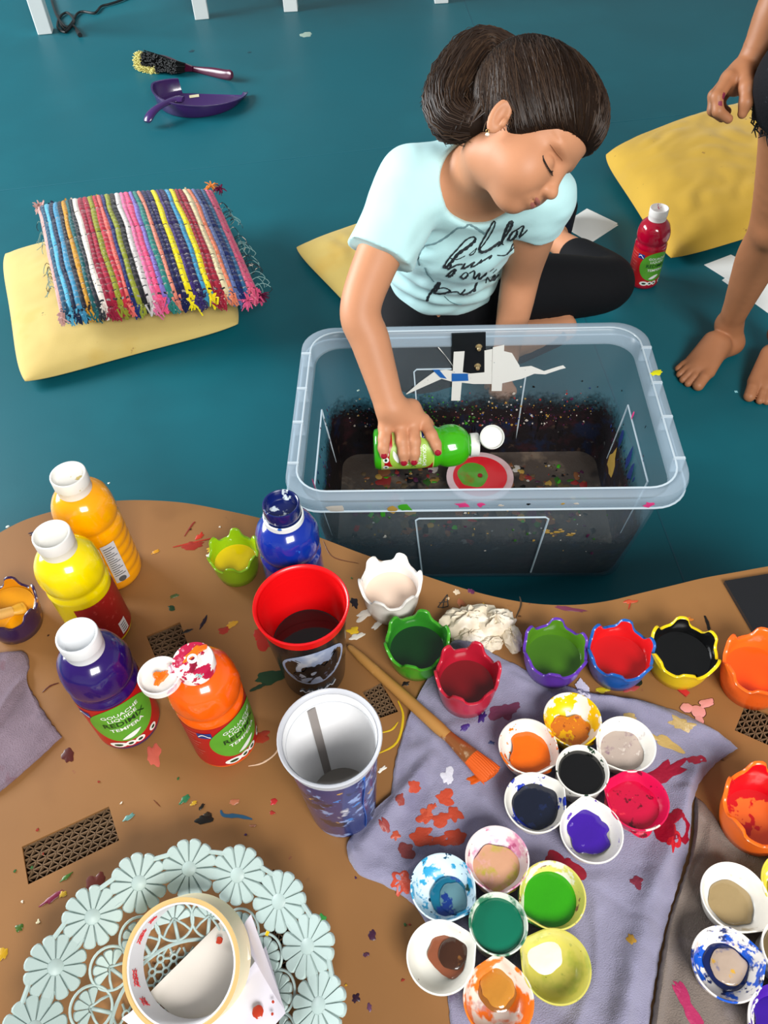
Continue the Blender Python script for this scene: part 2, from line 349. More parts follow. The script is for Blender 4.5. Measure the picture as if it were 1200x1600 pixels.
for a in [(58, 832, 16, 7, '#1c1030', 0.35), (300, 853, 22, 10, '#8e2a1e', 0.2), (312, 838, 9, 6, '#b5321f', 1.0), (328, 868, 7, 4, '#d8d2c6', 0), (332, 858, 10, 6, '#c9a32e', 0.3),
          (243, 862, 8, 4, '#c48a1e', 0.6), (425, 1058, 26, 12, '#1f3d22', 0.2), (415, 1000, 16, 22, '#9d2416', 0.3), (350, 985, 10, 7, '#9b2d20', 0.4), (362, 975, 10, 6, '#bd8a26', 0.5), (405, 993, 9, 14, '#a32518', 0.2),
          (552, 985, 10, 8, '#c8a31d', 0), (556, 995, 14, 7, '#d0c9bb', 0.4), (570, 960, 18, 9, '#bdb4a8', 0.5), (553, 942, 7, 11, '#161016', 0.2), (590, 975, 12, 5, '#d3ccc2', 0.8),
          (634, 1068, 7, 4, '#201a1a', 0.2), (640, 975, 9, 3, '#b33a26', 0), (736, 924, 5, 6, '#5c2746', 0.5), (713, 925, 5, 7, '#c9b59a', 0), (720, 942, 6, 8, '#9a5a3a', 0.1),
          (983, 1062, 28, 12, '#1a2016', 0.1), (985, 1075, 14, 7, '#9b3c3a', 0.2), (912, 1073, 7, 14, '#d8d4e4', 0.4), (940, 1078, 13, 5, '#c9b51f', 0.1), (1077, 1000, 4, 4, '#241f18', 0), (1070, 968, 14, 5, '#d07a2c', 0.1),
          (892, 952, 26, 5, '#71344a', -0.3), (985, 940, 12, 4, '#b84a2c', 0.1), (320, 1280, 12, 7, '#17120e', 0.2), (325, 1273, 6, 4, '#2a1f14', 0.3), (290, 1248, 9, 5, '#2c6f48', 0.7), (303, 1255, 5, 3, '#c49b2a', 0.4),
          (315, 1261, 6, 3, '#1b1a15', 0.8), (428, 1253, 5, 6, '#b2262a', 0), (426, 1270, 4, 3, '#9c2c24', 0), (367, 1253, 8, 4, '#b06a4c', 0.2), (200, 1278, 9, 4, '#5f8f88', 0.6), (82, 1403, 16, 4, '#7c2440', 0.6), (98, 1397, 6, 4, '#c59f2f', 0.5),
          (150, 1380, 14, 13, '#6d2c1f', 0.2), (105, 1370, 9, 3, '#3f6a24', 0.7), (30, 1450, 6, 5, '#3a5a1c', 0), (5, 1490, 7, 9, '#b78d14', 0), (502, 1435, 6, 7, '#3d9a45', 0), (582, 1462, 5, 7, '#3c1c33', 0.3), (556, 1560, 6, 5, '#2c1526', 0.5), (572, 1492, 4, 3, '#4b2a3c', 0), (577, 1574, 3, 5, '#5d3a56', 0),
          (270, 1490, 4, 4, '#d0c6b4', 0), (105, 1180, 9, 12, '#4a1b17', 0.4), (240, 1180, 10, 16, '#c05a4a', 0.3), (268, 950, 5, 9, '#1f3b22', 0.9), (272, 932, 9, 4, '#4a5b32', 0.5), (318, 972, 4, 14, '#20121f', -0.3), (293, 986, 9, 3, '#17100f', 0.4),
          (410, 1150, 12, 10, '#95331f', 0.2), (640, 1180, 3, 4, '#ddd6cc', 0), (597, 1202, 8, 3, '#e2ddd2', 0.6), (700, 935, 3, 3, '#cbb28e', 0), (1165, 1095, 4, 3, '#3f3427', 0), (1062, 1152, 6, 4, '#5a2f24', 0.3), (395, 1290, 5, 2, '#8c5b44', 0), (60, 1440, 3, 3, '#e3d9b4', 0)]:
    stain(*a)
streak([(345, 1266), (350, 1274), (372, 1275), (394, 1280)], 6, '#23506e'); streak([(390, 1080), (405, 1073), (420, 1066)], 7, '#20351f')
streak([(812, 932), (814, 945), (806, 965)], 3, '#3b2f22'); streak([(1101, 962), (1106, 975), (1108, 986)], 6, '#171310'); streak([(975, 940), (985, 938), (982, 952)], 3, '#a6301d')
streak([(590, 1178), (620, 1160), (630, 1120), (622, 1095)], 4, '#c9a81a'); streak([(595, 1145), (612, 1140), (622, 1128)], 3, '#c9a81a')
streak([(388, 1197), (410, 1192), (432, 1175), (440, 1150)], 3, '#d7b79a'); streak([(505, 845), (520, 870), (560, 880)], 2, '#5b3424'); streak([(288, 838), (300, 820), (305, 815)], 4, '#7c2b1e'); streak([(270, 855), (300, 848), (335, 840)], 4, '#a23021')
streak([(66, 1082), (78, 1072), (92, 1067)], 3, '#4d1d12'); streak([(250, 1260), (240, 1250)], 2, '#6a3c20')
for i in range(70):   # small specks
    px = random.uniform(20, 1190); py = random.uniform(800, 1590)
    if P(px, py, ZT)[1] > P(px, py, ZT)[1]+1: continue
    eY = np.interp(px, [e[0] for e in edge_px], [e[1] for e in edge_px])
    if py < eY+12: continue
    stain(px, py, random.uniform(1.2, 3), random.uniform(1, 2.4), random.choice(['#8a2a1e', '#2a1a14', '#d8cfbe', '#2e5a2e', '#3a2048', '#b58a20', '#5a3a20']), random.random()*3)
# outlined pictogram printed on the cardboard
m = MB()
for a, b in [((684, 949), (699, 929)), ((699, 929), (700, 947)), ((700, 947), (690, 950)), ((684, 949), (692, 949)), ((686, 942), (699, 940)), ((692, 949), (695, 934))]:
    m.add(*tube([P(*a, ZT+0.0004), P(*b, ZT+0.0004)], 0.0006, 4))
m.build('printed_mark', mat('print_black', '#1b1712', 0.7), tab)
# ================================================================== PAINT BOTTLES
BODY_R = 0.035; BH = 0.186
def bottle_profile(ribbed):
    pr = [(0.0, 0.002), (0.026, 0.0), (0.0325, 0.002), (0.0348, 0.008)]
    if ribbed:
        for i in range(6):
            z = 0.012+i*0.0155; pr += [(0.0348, z), (0.0352, z+0.005), (0.0352, z+0.010), (0.0340, z+0.0140)]
    else:
        pr += [(0.0346, 0.012), (0.0346, 0.097)]
    pr += [(0.0350, 0.1005), (0.0348, 0.104), (0.0326, 0.1075), (0.0322, 0.110), (0.0338, 0.1135), (0.0347, 0.1165), (0.0354, 0.120), (0.0357, 0.1235), (0.0357, 0.127), (0.0355, 0.1315), (0.0350, 0.136), (0.0339, 0.1408), (0.0325, 0.145), (0.0307, 0.1485), (0.0285, 0.1515), (0.0235, 0.1565), (0.0195, 0.159), (0.0170, 0.160), (0.0165, 0.165), (0.0, 0.165)]
    return pr
def swirl(r, z, t, k):
    if 0.113 < z < 0.152:
        s = math.sin(PI*(z-0.113)/0.039); r *= 1+0.030*s*(max(0, math.sin(7*t+55*(z-0.113)))**0.5-0.6)
    return r, z
def wrap(V, r, a0, z0, off=0.0):
    o = []
    for x, y, z in V:
        a = a0+x/r; o.append(((r+off+z)*math.sin(a), -(r+off+z)*math.cos(a), z0+y))
    return o
def patch(wx0, wx1, z0, z1, r, nx=24, nzz=4, a0=0.0, shape=None):
    V = []; Fc = []
    for j in range(nzz+1):
        for i in range(nx+1):
            x = wx0+(wx1-wx0)*i/nx; z = z0+(z1-z0)*j/nzz; V.append((r*math.sin(a0+x/r), -r*math.cos(a0+x/r), z))
    for j in range(nzz):
        for i in range(nx): a = j*(nx+1)+i; Fc.append((a, a+1, a+nx+2, a+nx+1))
    return V, Fc
def oval(rx, rz, r, a0, zc, off, n=32, rot=0.0, cut=None):
    V = []; Fc = []
    qs = np.linspace(0.0, 1.0, 9) if rx > 0.02 else (0.0, 0.5, 1.0)
    for k, q in enumerate(qs):
        for i in range(n):
            t = 2*PI*i/n; x = q*rx*math.cos(t); z = q*rz*math.sin(t); x, z = x*math.cos(rot)-z*math.sin(rot), x*math.sin(rot)+z*math.cos(rot)
            V.append(((r+off)*math.sin(a0+x/r), -(r+off)*math.cos(a0+x/r), zc+z))
    for k in range(len(qs)-1):
        for i in range(n): j = (i+1) % n; Fc.append((k*n+i, k*n+j, (k+1)*n+j, (k+1)*n+i))
    return V, Fc
red_l = mat('label_red', '#b01218', 0.35, 0.5); grn_l = mat('label_green', '#57a02c', 0.35, 0.5, var=(60, 0.08)); wht_l = mat('label_white', '#eef0ea', 0.4)
dgr_l = mat('label_dark_green', '#083818', 0.4); blu_l = mat('label_blue', '#16357f', 0.4)
def paint_label(t, style):
    r = 0.0346
    if style == 'none': return
    if style == 'back':      # plain red reverse side with a small print panel
        m = MB(); m.add(*patch(-0.030, 0.040, 0.010, 0.092, r+0.0004, 40)); lb = m.build('label', mat('label_red_worn', '#9c1d18', 0.45, 0.4, layers=[('#b5423a', 140, 0.6, 1, 0.1)]), t, label='worn red paper label')
        m = MB(); m.add(*patch(-0.006, 0.006, 0.014, 0.036, r+0.0008, 6, 2, a0=0.35)); m.build('white_panel', wht_l, lb)
        m = MB()
        for i in range(4): m.add(*patch(-0.004, 0.004, 0.017+i*0.0042, 0.0185+i*0.0042, r+0.0011, 3, 1, a0=0.35))
        m.build('small_print', mat('print_grey', '#55585c', 0.6), lb)
        return
    base = red_l if style != 'pale' else mat('label_pale_green', '#bfd36a', 0.4, layers=[('#dfe6a8', 30, 0.5, 2, 0.1)])
    m = MB(); m.add(*patch(-0.085, 0.085, 0.011, 0.098, r+0.0004, 60)); lb = m.build('label', base, t)
    if style == 'pale':
        m = MB(); m.add(*patch(-0.07, 0.02, 0.016, 0.030, r+0.0007, 30)); m.build('red_band', red_l, lb); m = MB(); m.add(*patch(0.012, 0.055, 0.066, 0.096, r+0.0007, 20)); m.build('red_corner', red_l, lb)
    m = MB(); m.add(*oval(0.036, 0.0365, r, 0.0, 0.061, 0.0010, 48)); m.build('green_oval', grn_l if style != 'pale' else mat('label_lime', '#9cc344', 0.4), lb)
    for s, sz, zc, mm, off in [('GOUACHE', 0.0082, 0.0815, wht_l, 0.0), ('LIQUIDE', 0.0082, 0.0735, wht_l, 0.0), ('REDIMIX', 0.0118, 0.0635, dgr_l, 0.0), ('TEMPERA', 0.0086, 0.0528, wht_l, 0.0)]:
        V, Fc = textmesh(s, sz); m = MB(); m.add(wrap(V, r, off, zc, 0.0015), Fc); m.build('lettering', mm, lb, smooth=False)
    m = MB(); lf = []
    for i in range(16):
        u = i/15; lf.append((0.011*(u*2-1), 0.0042*math.sin(PI*u)**0.8))
    poly = [(x, 0.035+y+x*0.35, 0) for x, y in lf]+[(x, 0.035-y+x*0.35, 0) for x, y in reversed(lf[1:-1])]
    m.add(wrap(poly, r, -0.02, 0.0, 0.0016), [tuple(range(len(poly)))]); m.build('leaf_emblem', wht_l, lb)
    for i, (a, rx, rz) in enumerate([(-0.55, 0.0095, 0.0055), (-0.18, 0.0055, 0.005), (0.12, 0.0055, 0.005), (0.62, 0.005, 0.005)]):
        m = MB(); m.add(*oval(rx, rz, r, a, 0.0185, 0.0008, 20)); bd = m.build('badge', wht_l, lb)
        m = MB(); m.add(*oval(rx*0.5, rz*0.45, r, a, 0.0185, 0.0012, 12)); m.build('badge_mark', dgr_l, lb)
    m = MB(); m.add(*patch(-0.0075, 0.0075, 0.079, 0.090, r+0.0008, 8, 2, a0=-1.08)); lo = m.build('logo', blu_l, lb)
    m = MB(); V = []
    for i in range(9):
        u = i/8; V += [(-0.006+0.012*u, 0.0845+0.0028*math.sin(u*5.2-0.5)+0.001, 0), (-0.006+0.012*u, 0.0845+0.0028*math.sin(u*5.2-0.5)-0.001, 0)]
    m.add(wrap(V, r, -1.08, 0, 0.0012), [(2*i, 2*i+1, 2*i+3, 2*i+2) for i in range(8)]); m.build('logo_wave', wht_l, lb)
    m = MB()
    for i in range(9):
        z = 0.088-i*0.0072; m.add(*patch(-0.014, 0.012-0.004*(i % 3), z, z+0.0012, r+0.0008, 8, 1, a0=-1.62))
    m.build('small_print', mat('print_pale_red', '#cf6a5e', 0.5), lb)
cap_m = mat('cap_white', '#e6e6e0', 0.35, 0.5, sss=0.0)
def cap_closed(t, m_=cap_m, inner=None, z=0.160):
    pr = [(0.0165, 0), (0.0192, 0.0003), (0.0195, 0.002), (0.0195, 0.010), (0.0200, 0.0108), (0.0202, 0.0115), (0.0202, 0.024), (0.0198, 0.0258), (0.0186, 0.0262), (0.0178, 0.0255), (0.0174, 0.0222), (0.0166, 0.0165), (0.0150, 0.0145), (0.006, 0.0138), (0.0, 0.0138)]
    m = MB(); m.add(*lathe(pr, 40)); return m.build('cap', m_, t, loc=(0, 0, z), ang=35)
def paint_bottle(label, px, py, z, col, style, yaw, cap='closed', ribbed=False, rot=None, loc=None, scale=1.0, capm=cap_m, drip=None):
    p = P(px, py, z) if loc is None else loc
    t = thing('paint_bottle', label, 'bottle', tuple(p), rot if rot is not None else (0, 0, yaw), None); t.scale = (scale,)*3
    m = MB(); m.add(*lathe(bottle_profile(ribbed), 98, swirl)); m.build('bottle_body', mat('bottle_'+col, col, 0.17, 0.5, coat=0.5, layers=drip or ()), t, ang=60)
    paint_label(t, style)
    if cap == 'closed': cap_closed(t, capm)
    return t
# ------------------------------------------------------------------ the bottles of this photograph
paint_bottle('ribbed amber yellow paint bottle, farthest of the four standing at the left', 181, 893, ZT, '#f2a000', 'none', 0.0, ribbed=True, capm=mat('cap_a', '#e4e2dc', 0.4, layers=[('#c9b26a', 60, 0.66, 2, 0.03), ('#8f93b4', 90, 0.70, 5, 0.03)]))
_amber = bpy.data.objects['paint_bottle']
m = MB(); m.add(*patch(-0.009, 0.009, 0.02, 0.092, 0.0359, 6, 4, a0=0.62)); lbp = m.build('label', mat('label_grey', '#c9c9cc', 0.5), _amber, label='narrow grey printed strip')
m = MB()
for i in range(14): m.add(*patch(-0.007, 0.007-0.003*(i % 3), 0.033+i*0.004, 0.0343+i*0.004, 0.0363, 3, 1, a0=0.62))
m.add(*oval(0.005, 0.005, 0.0359, 0.62, 0.025, 0.0004, 16)); m.build('small_print', mat('print_grey', '#55585c', 0.6), lbp)
paint_bottle('lemon yellow paint bottle with a worn red label, second of four at the left', 163, 982, ZT, '#ecd400', 'back', 0.85, capm=mat('cap_b', '#e4e2dc', 0.4, layers=[('#26285a', 70, 0.74, 8, 0.02), ('#cfc06a', 60, 0.68, 3, 0.03)]))
paint_bottle('dark purple paint bottle with a red and green label', 204, 1128, ZT, '#25085a', 'front', 0.50, capm=mat('cap_c', '#e0e2e4', 0.4, layers=[('#8d93b6', 80, 0.68, 4, 0.05)]))
tO = paint_bottle('orange paint bottle with its messy flip cap hanging open', 355, 1155, ZT, '#f25c05', 'front', 0.95, cap='open')
tB = paint_bottle('blue paint bottle with a paint-soaked cap behind the red cup', 470, 938, ZT, '#0b2a92', 'none', 0.3, drip=[('#2f6fd0', 60, 0.66, 2, 0.06), ('#071550', 30, 0.62, 5, 0.1)], capm=mat('cap_blue', '#0a1a5c', 0.25, coat=0.5, layers=[('#d5e2ea', 55, 0.60, 3, 0.04)]))
m = MB(); m.add(*lathe([(0.0206, 0.0), (0.0222, 0.0005), (0.0222, 0.0075), (0.0206, 0.008)], 40, close=False)); m.build('neck_ring', mat('cap_ring', '#dfe6e4', 0.35, layers=[('#2a5cae', 60, 0.62, 2, 0.04)]), tB, loc=(0, 0, 0.160))
# open cap of the orange bottle
messy = mat('cap_messy', '#ece6e2', 0.35, layers=[('#b3123f', 75, 0.52, 1, 0.03), ('#e2a5bd', 50, 0.56, 5, 0.08), ('#f2680a', 45, 0.63, 9, 0.03), ('#8fb8b0', 90, 0.70, 12, 0.03)])
m = MB(); m.add(*lathe([(0.0165, 0), (0.0195, 0.0004), (0.0198, 0.013), (0.0190, 0.0148), (0.0120, 0.0152), (0.0052, 0.0155), (0.0048, 0.0175), (0.0025, 0.0178), (0.0022, 0.0155), (0.0, 0.0150)], 40)); cp = m.build('cap', messy, tO, loc=(0, 0, 0.160))
m = MB(); m.add(*blob(0.012, 0.005, 0.3, 3, h=0.0022)); m.build('paint_smear', mat('wet_orange', '#f46d0a', 0.2, coat=0.4), cp, loc=(0.007, 0.003, 0.0150), rot=(0, 0, -0.6))
m = MB(); m.add(*blob(0.010, 0.0035, 1.2, 5, h=0.0012)); m.build('paint_smear', mat('wet_crimson', '#8c0d2e', 0.25, coat=0.3), cp, loc=(-0.003, -0.003, 0.0152), rot=(0, 0, -0.6))
lid = thing_lid = MB(); lid.add(*lathe([(0.0, 0.0), (0.0180, 0.0), (0.0198, 0.0012), (0.0200, 0.0095), (0.0190, 0.0100), (0.0182, 0.0090), (0.0172, 0.0028), (0.0, 0.0022)], 40))
lo = lid.build('lid', mat('lid_messy', '#eae6e0', 0.35, layers=[('#d9b6c6', 60, 0.62, 7, 0.06), ('#a36a50', 50, 0.68, 3, 0.04)]), cp)
hv = P(251, 1060, ZT+0.165)-P(355, 1155, ZT); a_ = -0.95
lo.location = (hv[0]*math.cos(a_)-hv[1]*math.sin(a_), hv[0]*math.sin(a_)+hv[1]*math.cos(a_), 0.002)
_w = Vector((math.cos(0.9), math.sin(0.9), 0))
m = MB(); m.add(*blob(0.009, 0.004, 0.1, 8, h=0.003)); m.add(*[(lambda V, F: ([(x*1, y+0.004, z+0.002) for x, y, z in V], F))(*blob(0.0035, 0.0035, 0, 2, h=0.004))][0]); m.build('paint_smear', mat('wet_orange', '#f46d0a', 0.2, coat=0.4), lo, loc=(0.0, 0.0, 0.0024))
m = MB(); L0 = np.array(lo.location); u = L0/np.linalg.norm(L0[:2]); 
m.add(*tube([u*0.0185+[0, 0, 0.012], u*0.0225+[0, 0, 0.012], (L0[0]-u[0]*0.019, L0[1]-u[1]*0.019, L0[2]+0.008)], [0.005, 0.0045, 0.005], 8, flat=0.4)); m.build('hinge', mat('hinge_crimson', '#d8a8b6', 0.35, layers=[('#b3123f', 90, 0.5, 2, 0.05)]), cp)
# smears on the purple label's lower edge
# red bottle on the floor
paint_bottle('crimson paint bottle standing on the floor by the black-clad knee', 1003, 440, 0.0, '#a10528', 'front', 0.30, capm=mat('cap_d', '#e8e4e0', 0.4, layers=[('#b4355a', 55, 0.62, 3, 0.04)]), scale=1.04)

# ================================================================== CUPS
def cup(label, rim_px, base_px, r_top, r_bot, wall_m, inner_m, rim_m, h):
    b = P(*base_px, ZT); t = thing('drinking_cup', label, 'cup', tuple(b), (0, 0, 0))
    k = 0.0014
    m = MB(); m.add(*lathe([(0, 0.003), (r_bot-0.004, 0.003), (r_bot-0.003, 0.0), (r_bot, 0.0005), (r_bot+0.0008, 0.006), (r_top-0.0035, h-0.016)], 56, close=False)); o = m.build('cup_wall', wall_m, t, ang=35)
    m = MB(); m.add(*lathe([(0, 0.0045), (r_bot-0.003, 0.0045), (r_bot-0.002, 0.008), (r_top-0.005, h-0.015), (r_top-0.0035, h-0.004)], 56, close=False)); m.build('cup_lining', inner_m, t, ang=35)
    m = MB(); m.add(*lathe([(r_top-0.0035, h-0.016), (r_top-0.0020, h-0.0155), (r_top-0.0008, h-0.004), (r_top+0.0008, h-0.003), (r_top+0.0012, h-0.001), (r_top+0.0004, h), (r_top-0.0012, h-0.0004), (r_top-0.0030, h-0.004), (r_top-0.0052, h-0.016)], 56, close=False)); m.build('cup_rim', rim_m, t, ang=50)
    return t, b
def cup_h(rim_px, base_px):
    b = P(*base_px, ZT); best = min((abs(Q(b+[0, 0, h])[1]-rim_px[1]), h) for h in np.linspace(0.06, 0.22, 161)); return best[1]
night = mat('cup_print_dark', '#15171c', 0.25, 0.5, coat=0.3, var=(30, 0.3))
h1 = cup_h((470, 942), (492, 1048)); h2 = cup_h((517, 1149), (537, 1258))
c1, b1 = cup('red plastic cup with a dark printed wall, holding dirty water', (470, 942), (492, 1048), 0.0490, 0.035, night, mat('cup_red', '#d90d12', 0.3, 0.5), mat('cup_red', '#d90d12', 0.3), h1)
city = mat('cup_print_city', '#26346e', 0.25, 0.5, coat=0.3, layers=[('#8ea6d8', 38, 0.56, 1, 0.05), ('#e9e7ea', 26, 0.62, 4, 0.06), ('#d7a63a', 45, 0.66, 7, 0.03), ('#1b1f3c', 34, 0.58, 9, 0.04), ('#2f7fd0', 70, 0.64, 13, 0.03), ('#7c3a2c', 50, 0.68, 17, 0.03)])
c2, b2 = cup('white lined cup printed with colourful city lights, a little grey water inside', (517, 1149), (537, 1258), 0.0455, 0.033, city, mat('cup_white', '#e9e9ea', 0.45), clear_plastic('cup_rim_milky', '#cfd0d6', 0.75, 0.3), h2)
def liquid(t, r, z, m_, name='water'):
    m = MB(); m.add(*lathe([(r, z-0.001), (r, z), (r*0.97, z-0.0004), (0, z-0.0004)], 48, close=False)); return m.build(name, m_, t)
liquid(c1, 0.0490-0.0125*(1-0.5)-0.0045, h1*0.50, mat('murky_water', '#1a0606', 0.03, 0.6))
liquid(c2, 0.0335, h2*0.12, mat('grey_water', '#7d756b', 0.05, 0.6))
# printed band of the red cup: pale oval panel, dark silhouette of a racing car, script strokes below
def on_cone(V, a0, h, r_top, r_bot, off):
    o = []
    for x, z, _ in V:
        r = r_bot+0.0008+(r_top-0.0043-r_bot)*(z-0.006)/(h-0.022)+off; a = a0+x/0.040; o.append((r*math.sin(a), -r*math.cos(a), z))
    return o
def flat_on_cone(poly, name, m_, par, a0, h, rt, rb, off):
    m = MB(); c = np.mean(np.array(poly), axis=0); V = [(c[0], c[1], 0)]; n = len(poly)
    for q in (0.5, 1.0): V += [(c[0]+(x-c[0])*q, c[1]+(z-c[1])*q, 0) for x, z in poly]
    Fc = [(0, 1+i, 1+(i+1) % n) for i in range(n)]+[(1+i, 1+n+i, 1+n+(i+1) % n, 1+(i+1) % n) for i in range(n)]
    m.add(on_cone(V, a0, h, rt, rb, off), Fc); return m.build(name, m_, par)
pn = [(0.036*math.cos(t), h1*0.53+h1*0.27*math.sin(t)*(1 if math.sin(t) > 0 else 0.9)+0.004*math.cos(t)) for t in np.linspace(0, 2*PI, 40)[:-1]]
flat_on_cone(pn, 'pale_panel', mat('panel_pale', '#9fb0cf', 0.3, layers=[('#e2e8f2', 24, 0.5, 2, 0.15), ('#4a5f92', 30, 0.62, 6, 0.1)]), c1, 0.22, h1, 0.0490, 0.035, 0.0005)
car = [(-0.022, 0.040), (-0.026, 0.050), (-0.020, 0.058), (-0.012, 0.060), (-0.008, 0.068), (0.004, 0.070), (0.010, 0.062), (0.020, 0.064), (0.022, 0.074), (0.026, 0.074), (0.025, 0.056), (0.020, 0.044), (0.008, 0.037), (-0.010, 0.036)]
flat_on_cone([(x, z*h1/0.115) for x, z in car], 'dark_silhouette', mat('silhouette', '#15171d', 0.3, layers=[('#565e74', 120, 0.62, 3, 0.05)]), c1, 0.22, h1, 0.0490, 0.035, 0.0008)
for i in range(4):
    x0 = -0.024+i*0.011; s = [(x0, h1*(0.13+0.012*i)), (x0+0.004, h1*(0.155+0.012*i)), (x0+0.007, h1*(0.125+0.012*i)), (x0+0.012, h1*(0.17+0.012*i))]
    m = MB(); m.add(*tube(on_cone([(x, z, 0) for x, z in [tuple(q) for q in spline([np.array(p) for p in s], 10)]], 0.22, h1, 0.0490, 0.035, 0.0008), 0.0007, 5)); m.build('script_stroke', mat('silver_ink', '#c7ccd6', 0.3), c1)
# blue drip on the white cup, measuring strip inside
m = MB(); m.add(*tube(on_cone([(0.024+0.0015*math.sin(i), z, 0) for i, z in enumerate(np.linspace(h2*0.06, h2*0.88, 10))], 0.12, h2, 0.0455, 0.033, 0.0003), [0.0012, 0.0014]+[0.0016]*6+[0.0022, 0.003], 6, flat=0.4)); m.build('paint_drip', mat('drip_blue', '#1d66c8', 0.25), c2)
m = MB(); a0 = math.radians(118); V = []; Fc = []
for i in range(9):
    u = i/8; z = h2*(0.10+0.80*u); r = 0.031+(0.0455-0.005-0.031)*(z/h2)-0.0006
    for da in (-0.12, 0.0, 0.12): V.append((r*math.cos(a0+da*(1.1-0.2*u)), r*math.sin(a0+da*(1.1-0.2*u)), z))
for i in range(8):
    for j in range(2): Fc.append((i*3+j, i*3+j+1, i*3+j+4, i*3+j+3))
m.add(V, Fc); m.build('seam_strip', mat('seam_grey', '#8d8682', 0.5, layers=[('#5a5a78', 60, 0.66, 3, 0.05)]), c2)

# ================================================================== PAINT POTS with a scalloped rim
def pot(label, px, py, outer, inner, paint, yaw=0.0, r=0.0335, h=0.043, level=0.52, pgl=0.12, wall_layers=(), brim=None, paint_layers=()):
    p = P(px, py, ZT); t = thing('paint_pot', label, 'paint pot', tuple(p), (0, 0, yaw), 'scalloped paint pots')
    def mod(rr, z, th, k):
        if z > h*0.74:
            u = (z-h*0.74)/(h*0.26); lob = math.tanh(2.6*(math.cos(6*th)-0.20))
            rr = rr*(1+0.030*u*u*lob); z = h*0.74+(z-h*0.74)*(1.0+0.55*lob)
        return rr, z
    rb = r*0.80
    po = [(0.0, 0.0015), (rb-0.004, 0.0015), (rb-0.002, 0.0), (rb, 0.001), (r*0.90, h*0.35), (r*0.96, h*0.70), (r*0.98, h*0.82), (r*1.01, h*0.94), (r*1.03, h*0.985), (r*1.015, h), (r*0.97, h*1.002), (r*0.935, h*0.985)]
    m = MB(); m.add(*lathe(po, 72, mod, close=False)); m.build('pot_wall', mat('pot_'+outer+label[:6], outer, 0.3, 0.5, coat=0.2, layers=wall_layers), t, ang=55)
    pi_ = [(r*0.935, h*0.985), (r*0.905, h*0.93), (r*0.885, h*0.80), (r*0.875, h*0.68), (r*0.86, h*0.64), (r*0.83, h*0.40), (rb*0.88, 0.004), (0.0, 0.0035)]
    m = MB(); m.add(*lathe(pi_, 72, mod, close=False)); m.build('pot_lining', mat('lining_'+inner+label[:6], inner, 0.25, 0.5, coat=0.2), t, ang=55)
    rl = r*(0.80+0.09*level)
    m = MB(); m.add(*lathe([(rl, h*level+0.0006), (rl*0.94, h*level), (rl*0.5, h*level-0.0003), (0, h*level-0.0003)], 48, close=False)); m.build('paint', mat('wet_'+paint+label[:6], paint, pgl, 0.5, coat=0.3, layers=paint_layers), t)
    return t
pot('lime green paint pot filled with yellow paint, beside the blue bottle', 373, 893, '#7fa80e', '#8db812', '#e6c400', 0.5, r=0.031)
pot('white paint pot filled with pale cream paint', 612, 946, '#e9e4dd', '#f0ebe6', '#ecd2bd', 0.1, r=0.0365, h=0.052, wall_layers=[('#c9bfb6', 20, 0.6, 2, 0.2)])
pot('bright green paint pot filled with dark green paint', 652, 1030, '#3f9a20', '#2c7d22', '#06330f', 0.25, r=0.0365, wall_layers=[('#1c5a1a', 34, 0.60, 2, 0.08)])
pot('raspberry red paint pot of dark red paint standing on the lavender towel', 727, 1090, '#bd1f36', '#b01a30', '#6f0a12', 0.1, r=0.0345, h=0.054).location.z += 0.004
pot('purple paint pot filled with olive green paint', 861, 1043, '#5b2fa0', '#4e7f1c', '#3f6d12', 0.3, r=0.0355)
pot('blue paint pot with a red inside full of red paint', 960, 1045, '#1458a8', '#d01a1e', '#c10c12', 0.15, r=0.0360, wall_layers=[('#0d3570', 40, 0.62, 2, 0.06)])
pot('yellow paint pot full of black paint', 1056, 1043, '#e3c40c', '#0b0b0c', '#050505', 0.35, r=0.0365, level=0.6, pgl=0.06)
pot('orange paint pot full of bright orange paint near the black board', 1170, 1070, '#f4641a', '#f86a1c', '#f8560c', 0.2, r=0.0395, h=0.05)
pot('orange paint pot smeared with red paint at the right edge', 1174, 1288, '#f26a14', '#cf0f1c', '#e8702a', 0.45, r=0.0395, h=0.052, level=0.25, paint_layers=[('#c01018', 45, 0.50, 2, 0.03)])
tp = pot('dark purple paint pot overflowing with ochre paint, a brush standing in it', 30, 976, '#2c1440', '#c07808', '#c98608', 0.6, r=0.036, h=0.044, level=0.8, wall_layers=[('#b97a10', 26, 0.6, 2, 0.06)])
# brush resting in the ochre pot, cut by the left edge
a = P(38, 950, ZT+0.036); b = P(-90, 985, ZT+0.075)
t = thing('paint_brush', 'pale wooden brush lying in the ochre paint pot at the left edge', 'brush', tuple(a)); d = b-a
m = MB(); m.add(*tube([d*q for q in (0.16, 0.3, 0.6, 1.0)], [0.006, 0.0062, 0.005, 0.004], 10)); m.build('handle', mat('pale_wood', '#c79a54', 0.5, wave=(20, 0.1, 2)), t)
m = MB(); m.add(*tube([d*q for q in (0.04, 0.10, 0.16)], [0.0085, 0.0075, 0.006], 10, flat=0.7)); m.build('ferrule', mat('ochre_coat', '#c9952a', 0.3, coat=0.3), t)
m = MB(); m.add(*tube([d*q for q in (-0.03, 0.0, 0.04)], [0.004, 0.009, 0.0085], 10, flat=0.6)); m.build('bristles', mat('ochre_coat', '#c9952a', 0.3, coat=0.3), t)
